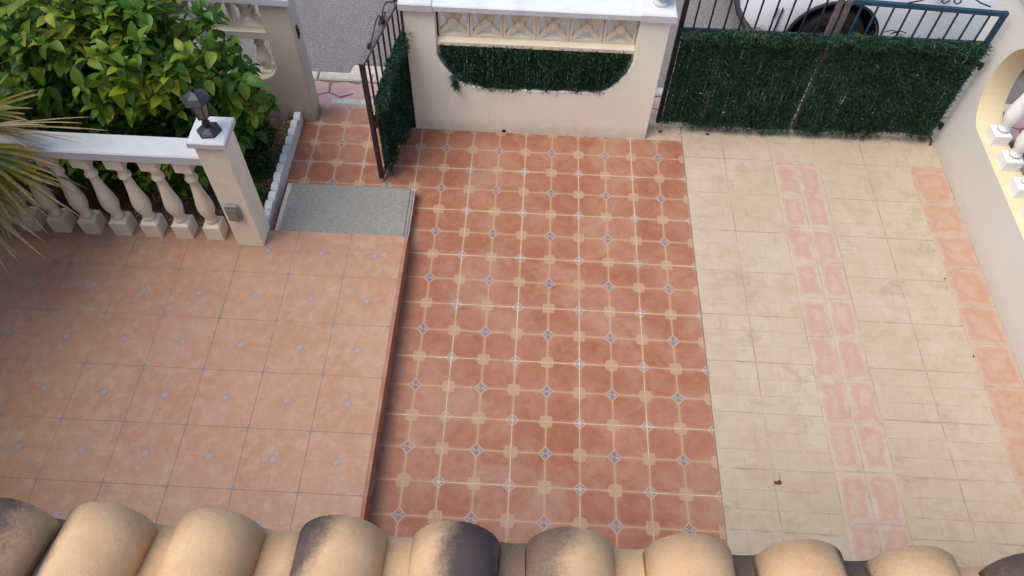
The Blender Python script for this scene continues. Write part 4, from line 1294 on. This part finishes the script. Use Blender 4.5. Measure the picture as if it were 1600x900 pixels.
# ================================================================== CAR
def car():
    x0, y0, zr = 2.42, 1.17, -0.113
    root = thing('parked_car', 'white car parked in the street behind the driveway gate', 'car', (x0 + 2.05, y0 + .86, zr))
    O = Vector((x0 + 2.05, y0 + .86, zr))
    L, W = 4.15, 1.72
    # stations along the length: x, half width factor, floor, belt, roof
    st = [(0.0, .62, .34, .62, .62), (.05, .76, .26, .70, .72), (.16, .88, .21, .76, .80), (.36, .96, .20, .80, .88), (.8, 1.0, .20, .86, .95), (1.1, 1.0, .20, .90, 1.00), (1.25, 1.0, .20, .92, 1.06),
          (1.75, 1.0, .20, .94, 1.38), (2.2, 1.0, .20, .95, 1.46), (2.8, 1.0, .20, .95, 1.46), (3.4, 1.0, .20, .95, 1.40), (3.8, .97, .22, .94, 1.22), (4.02, .92, .25, .92, 1.0), (4.12, .84, .32, .84, .86), (4.15, .72, .40, .74, .74)]
    vs, fs = [], []
    for x, wf, fl, be, rf in st:
        h = W / 2 * wf
        cab = rf > be + .14
        tw = h * (.74 if cab else .82)
        half = [(h * .90, fl), (h * .975, fl + .07), (h, fl + .22), (h * .995, (fl + be) / 2 + .08), (h * .965, be - .03), (h * .94, be),
                (tw + (h * .94 - tw) * .35, be + (rf - be) * .6), (tw, rf - .035), (tw * .8, rf - .006), (tw * .3, rf + .008)]
        ring = [(x, -y, z) for y, z in half] + [(x, y, z) for y, z in reversed(half)]
        vs += ring
    n = 20
    for i in range(len(st) - 1):
        for k in range(n):
            fs.append((i * n + k, i * n + (k + 1) % n, (i + 1) * n + (k + 1) % n, (i + 1) * n + k))
    fs += [tuple(range(n)), tuple((len(st) - 1) * n + k for k in range(n - 1, -1, -1))]
    mb = MB(); T = Matrix.Translation((x0 - O.x, y0 + W / 2 - O.y, 0))
    mb.add(vs, fs, 0, True, T)
    body = mb.build('body', ['car', 'trim'], root, fix=True)
    # cut the wheel arches out of the shell
    cut = MB()
    wheels = [(.80, -1), (.80, 1), (3.36, -1), (3.36, 1)]
    for wx, s in wheels:
        cx = x0 + wx - O.x; ys = s * (W / 2 + .05); ye = s * (W / 2 - .30)
        pts = [(cx + .405 * math.cos(R(a)), .335 + .385 * math.sin(R(a))) for a in range(0, 181, 10)] + [(cx - .405, .05), (cx + .405, .05)]
        cut.prism(pts, min(ys, ye), max(ys, ye), 'y', 1)
    co = cut.build('cutter', ['car', 'trim'], root, fix=True)
    bo = body.modifiers.new('cut', 'BOOLEAN'); bo.operation = 'DIFFERENCE'; bo.object = co; bo.solver = 'EXACT'
    bpy.context.view_layer.update()
    dg = bpy.context.evaluated_depsgraph_get()
    nm = bpy.data.meshes.new_from_object(body.evaluated_get(dg))
    body.modifiers.clear(); body.data = nm
    bpy.data.objects.remove(co)
    for p in nm.polygons: p.use_smooth = p.material_index == 0
    es = body.modifiers.new('edge', 'EDGE_SPLIT'); es.split_angle = R(35)
    yl = -W / 2
    for wx, s in wheels:
        w = link('wheel', None, root, (x0 + wx - O.x, s * (W / 2 - .105), .315)); w.rotation_euler = (PI / 2 * (1 if s < 0 else -1), 0, 0)
        MB().lathe([(.205, -.085), (.285, -.10), (.312, -.075), (.318, 0), (.312, .075), (.285, .10), (.205, .085)], 40, cap=False).build('tyre', 'tyre', w)
        rm = MB(); rm.lathe([(.03, .05), (.10, .045), (.17, .055), (.20, .085), (.215, .088), (.215, -.085)], 40, cap=True)
        rm.build('rim', 'rim', w)
        for k in range(5):
            a = 2 * PI * k / 5
            MB().bar((.05 * math.cos(a), .05 * math.sin(a), .062), (.20 * math.cos(a), .20 * math.sin(a), .080), .045, .02).build('spoke', 'rim', w)
        ar = MB()
        pts = [(.418 * math.cos(R(a)), .0, .398 * math.sin(R(a)) + .02) for a in range(-8, 189, 7)]
        ar.tube([Vector(p) + Vector((x0 + wx - O.x, s * (W / 2 - .012), .315)) for p in pts], .017, 6); ar.build('arch_trim', 'trim', root)
    # dark lower trim at the nose
    nose = MB(); nose.tube([(x0 - O.x + .42, yl + .035, .22), (x0 - O.x + .22, yl + .07, .24), (x0 - O.x + .07, yl + .17, .30), (x0 - O.x + .0, yl + .34, .37), (x0 - O.x - .01, -.25, .40), (x0 - O.x - .01, .25, .40), (x0 - O.x, -yl - .34, .37)], .035, 8)
    nose.build('bumper_trim', 'trim', root)
    sm = MB(); sm.bar((x0 - O.x + .27, yl + .045, .30), (x0 - O.x + .29, yl + .055, .62), .008, .02, (0, 1, 0)); sm.build('panel_gap', 'trim', root)
    rl = MB(); rl.box((x0 - O.x + .232, yl + .052, .52), (x0 - O.x + .246, yl + .075, .62)); rl.build('reflector', 'red', root)
    for s in (-1, 1):
        hl = MB(); hl.lathe([(.02, -.1), (.085, -.06), (.10, 0), (.085, .06), (.02, .1)], 14, 0, Matrix.Translation((x0 - O.x + .19, s * .62, .68)) @ Matrix.Rotation(R(s * 25), 4, 'Z') @ Matrix.Diagonal((1.5, 1.1, .7, 1)))
        hl.build('headlight', 'clamp', root)
        for (xa, xb) in ((1.62, 2.32), (2.40, 3.10)):
            wi = MB()
            ya = s * (W / 2 * .945); yb = s * (W / 2 * .80)
            q = [(x0 - O.x + xa, ya + s * .004, .985), (x0 - O.x + xb, ya + s * .004, .985), (x0 - O.x + xb, yb + s * .012, 1.33), (x0 - O.x + xa + .12, yb + s * .012, 1.33)]
            wi.add(q + [(a, b - s * .012, c) for a, b, c in q], [(0, 1, 2, 3), (7, 6, 5, 4), (0, 4, 5, 1), (1, 5, 6, 2), (2, 6, 7, 3), (3, 7, 4, 0)])
            wi.build('side_window', 'cglass', root, fix=True)
            MB().box((x0 - O.x + xb - .22, min(ya, ya + s * .025) + s * .02, .86), (x0 - O.x + xb - .06, max(ya, ya + s * .025) + s * .02, .885)).build('door_handle', 'car', root, bevel=.004)
        mi = MB(); mi.lathe([(.01, -.09), (.06, -.06), (.07, 0), (.06, .06), (.01, .09)], 12, 0, Matrix.Translation((x0 - O.x + 1.55, s * (W / 2 + .07), .98)) @ Matrix.Rotation(PI / 2, 4, 'X') @ Matrix.Diagonal((.9, .9, 1, 1))); mi.build('door_mirror', 'car', root)
    ws = MB()
    q = [(x0 - O.x + 1.28, -.66, 1.075), (x0 - O.x + 1.28, .66, 1.075), (x0 - O.x + 1.74, .56, 1.385), (x0 - O.x + 1.74, -.56, 1.385)]
    ws.add(q + [(a, b, c - .012) for a, b, c in q], [(0, 1, 2, 3), (7, 6, 5, 4), (0, 4, 5, 1), (1, 5, 6, 2), (2, 6, 7, 3), (3, 7, 4, 0)])
    ws.build('windscreen', 'cglass', root, fix=True)
car()

# ================================================================== LITTER
rr = random.Random(3)
def scrap(name, label, cat, loc, mat, r):
    m = MB(); pts = []
    for k in range(9):
        a = 2 * PI * k / 9; q = r * rr.uniform(.35, 1.15)
        pts.append((q * math.cos(a), q * math.sin(a) * .8, rr.uniform(.001, .010)))
    m.add(pts + [(0, 0, .010)], [(k, (k + 1) % 9, 9) for k in range(9)])
    m.tube([(0, 0, .008), (r * .5, r * 1.1, .006), (r * .4, r * 1.7, .003)], .0015, 5)
    return tag(m.build(name, mat, loc=loc), label, cat)
lit = MB(); tn = []
for k in range(420):
    if rr.random() < .7: x, y = rr.uniform(1.5, 4.0), 0.14 + rr.gauss(0, .035)
    elif rr.random() < .5: x, y = 4.005 - abs(rr.gauss(0, .02)), rr.uniform(-3.5, .2)
    else: x, y = rr.uniform(-.5, 1.48), -.004 - abs(rr.gauss(0, .012))
    if y > .2 or (y > -.003 and x < 1.5): continue
    r = rr.uniform(.003, .011) * (.5 if x > 3.9 and y < .05 else 1); a = rr.uniform(0, 6.28); e = Vector((math.cos(a), math.sin(a), 0)); f_ = Vector((-e.y, e.x, 0))
    c = Vector((x, y, .0022)); q = rr.uniform(.25, .8)
    lit.add([c - e * r, c + f_ * r * q * .5 + Vector((0, 0, rr.uniform(.001, .005))), c + e * r, c - f_ * r * q * .5 + Vector((0, 0, rr.uniform(.0, .003)))], [(0, 1, 2, 3)], rr.randint(0, 1))
tag(lit.build('leaf_litter', ['dead', 'wire']), 'fine dry leaf litter swept along the gate and wall bases', 'litter', kind='stuff')
scrap('dead_leaf', 'curled brown dead leaf on the cream driveway tiles near the roof', 'leaf', (2.174, -3.043, .001), 'dead', .030)
scrap('leaf_scrap', 'small green leaf scrap at the edge of the orange tile band', 'leaf', (3.70, -1.355, .001), 'drop', .011)
scrap('dead_leaf', 'dark dry leaf scrap beside the orange tile band, nearer the roof', 'leaf', (3.716, -2.03, .001), 'wire', .009)
scrap('dead_leaf', 'dark twig scrap under the left driveway gate leaf', 'leaf', (2.03, 0.09, .001), 'wire', .020)
scrap('dead_leaf', 'brown leaf scrap at the foot of the wall beside the left driveway gate', 'leaf', (1.62, 0.10, .001), 'dead', .025)
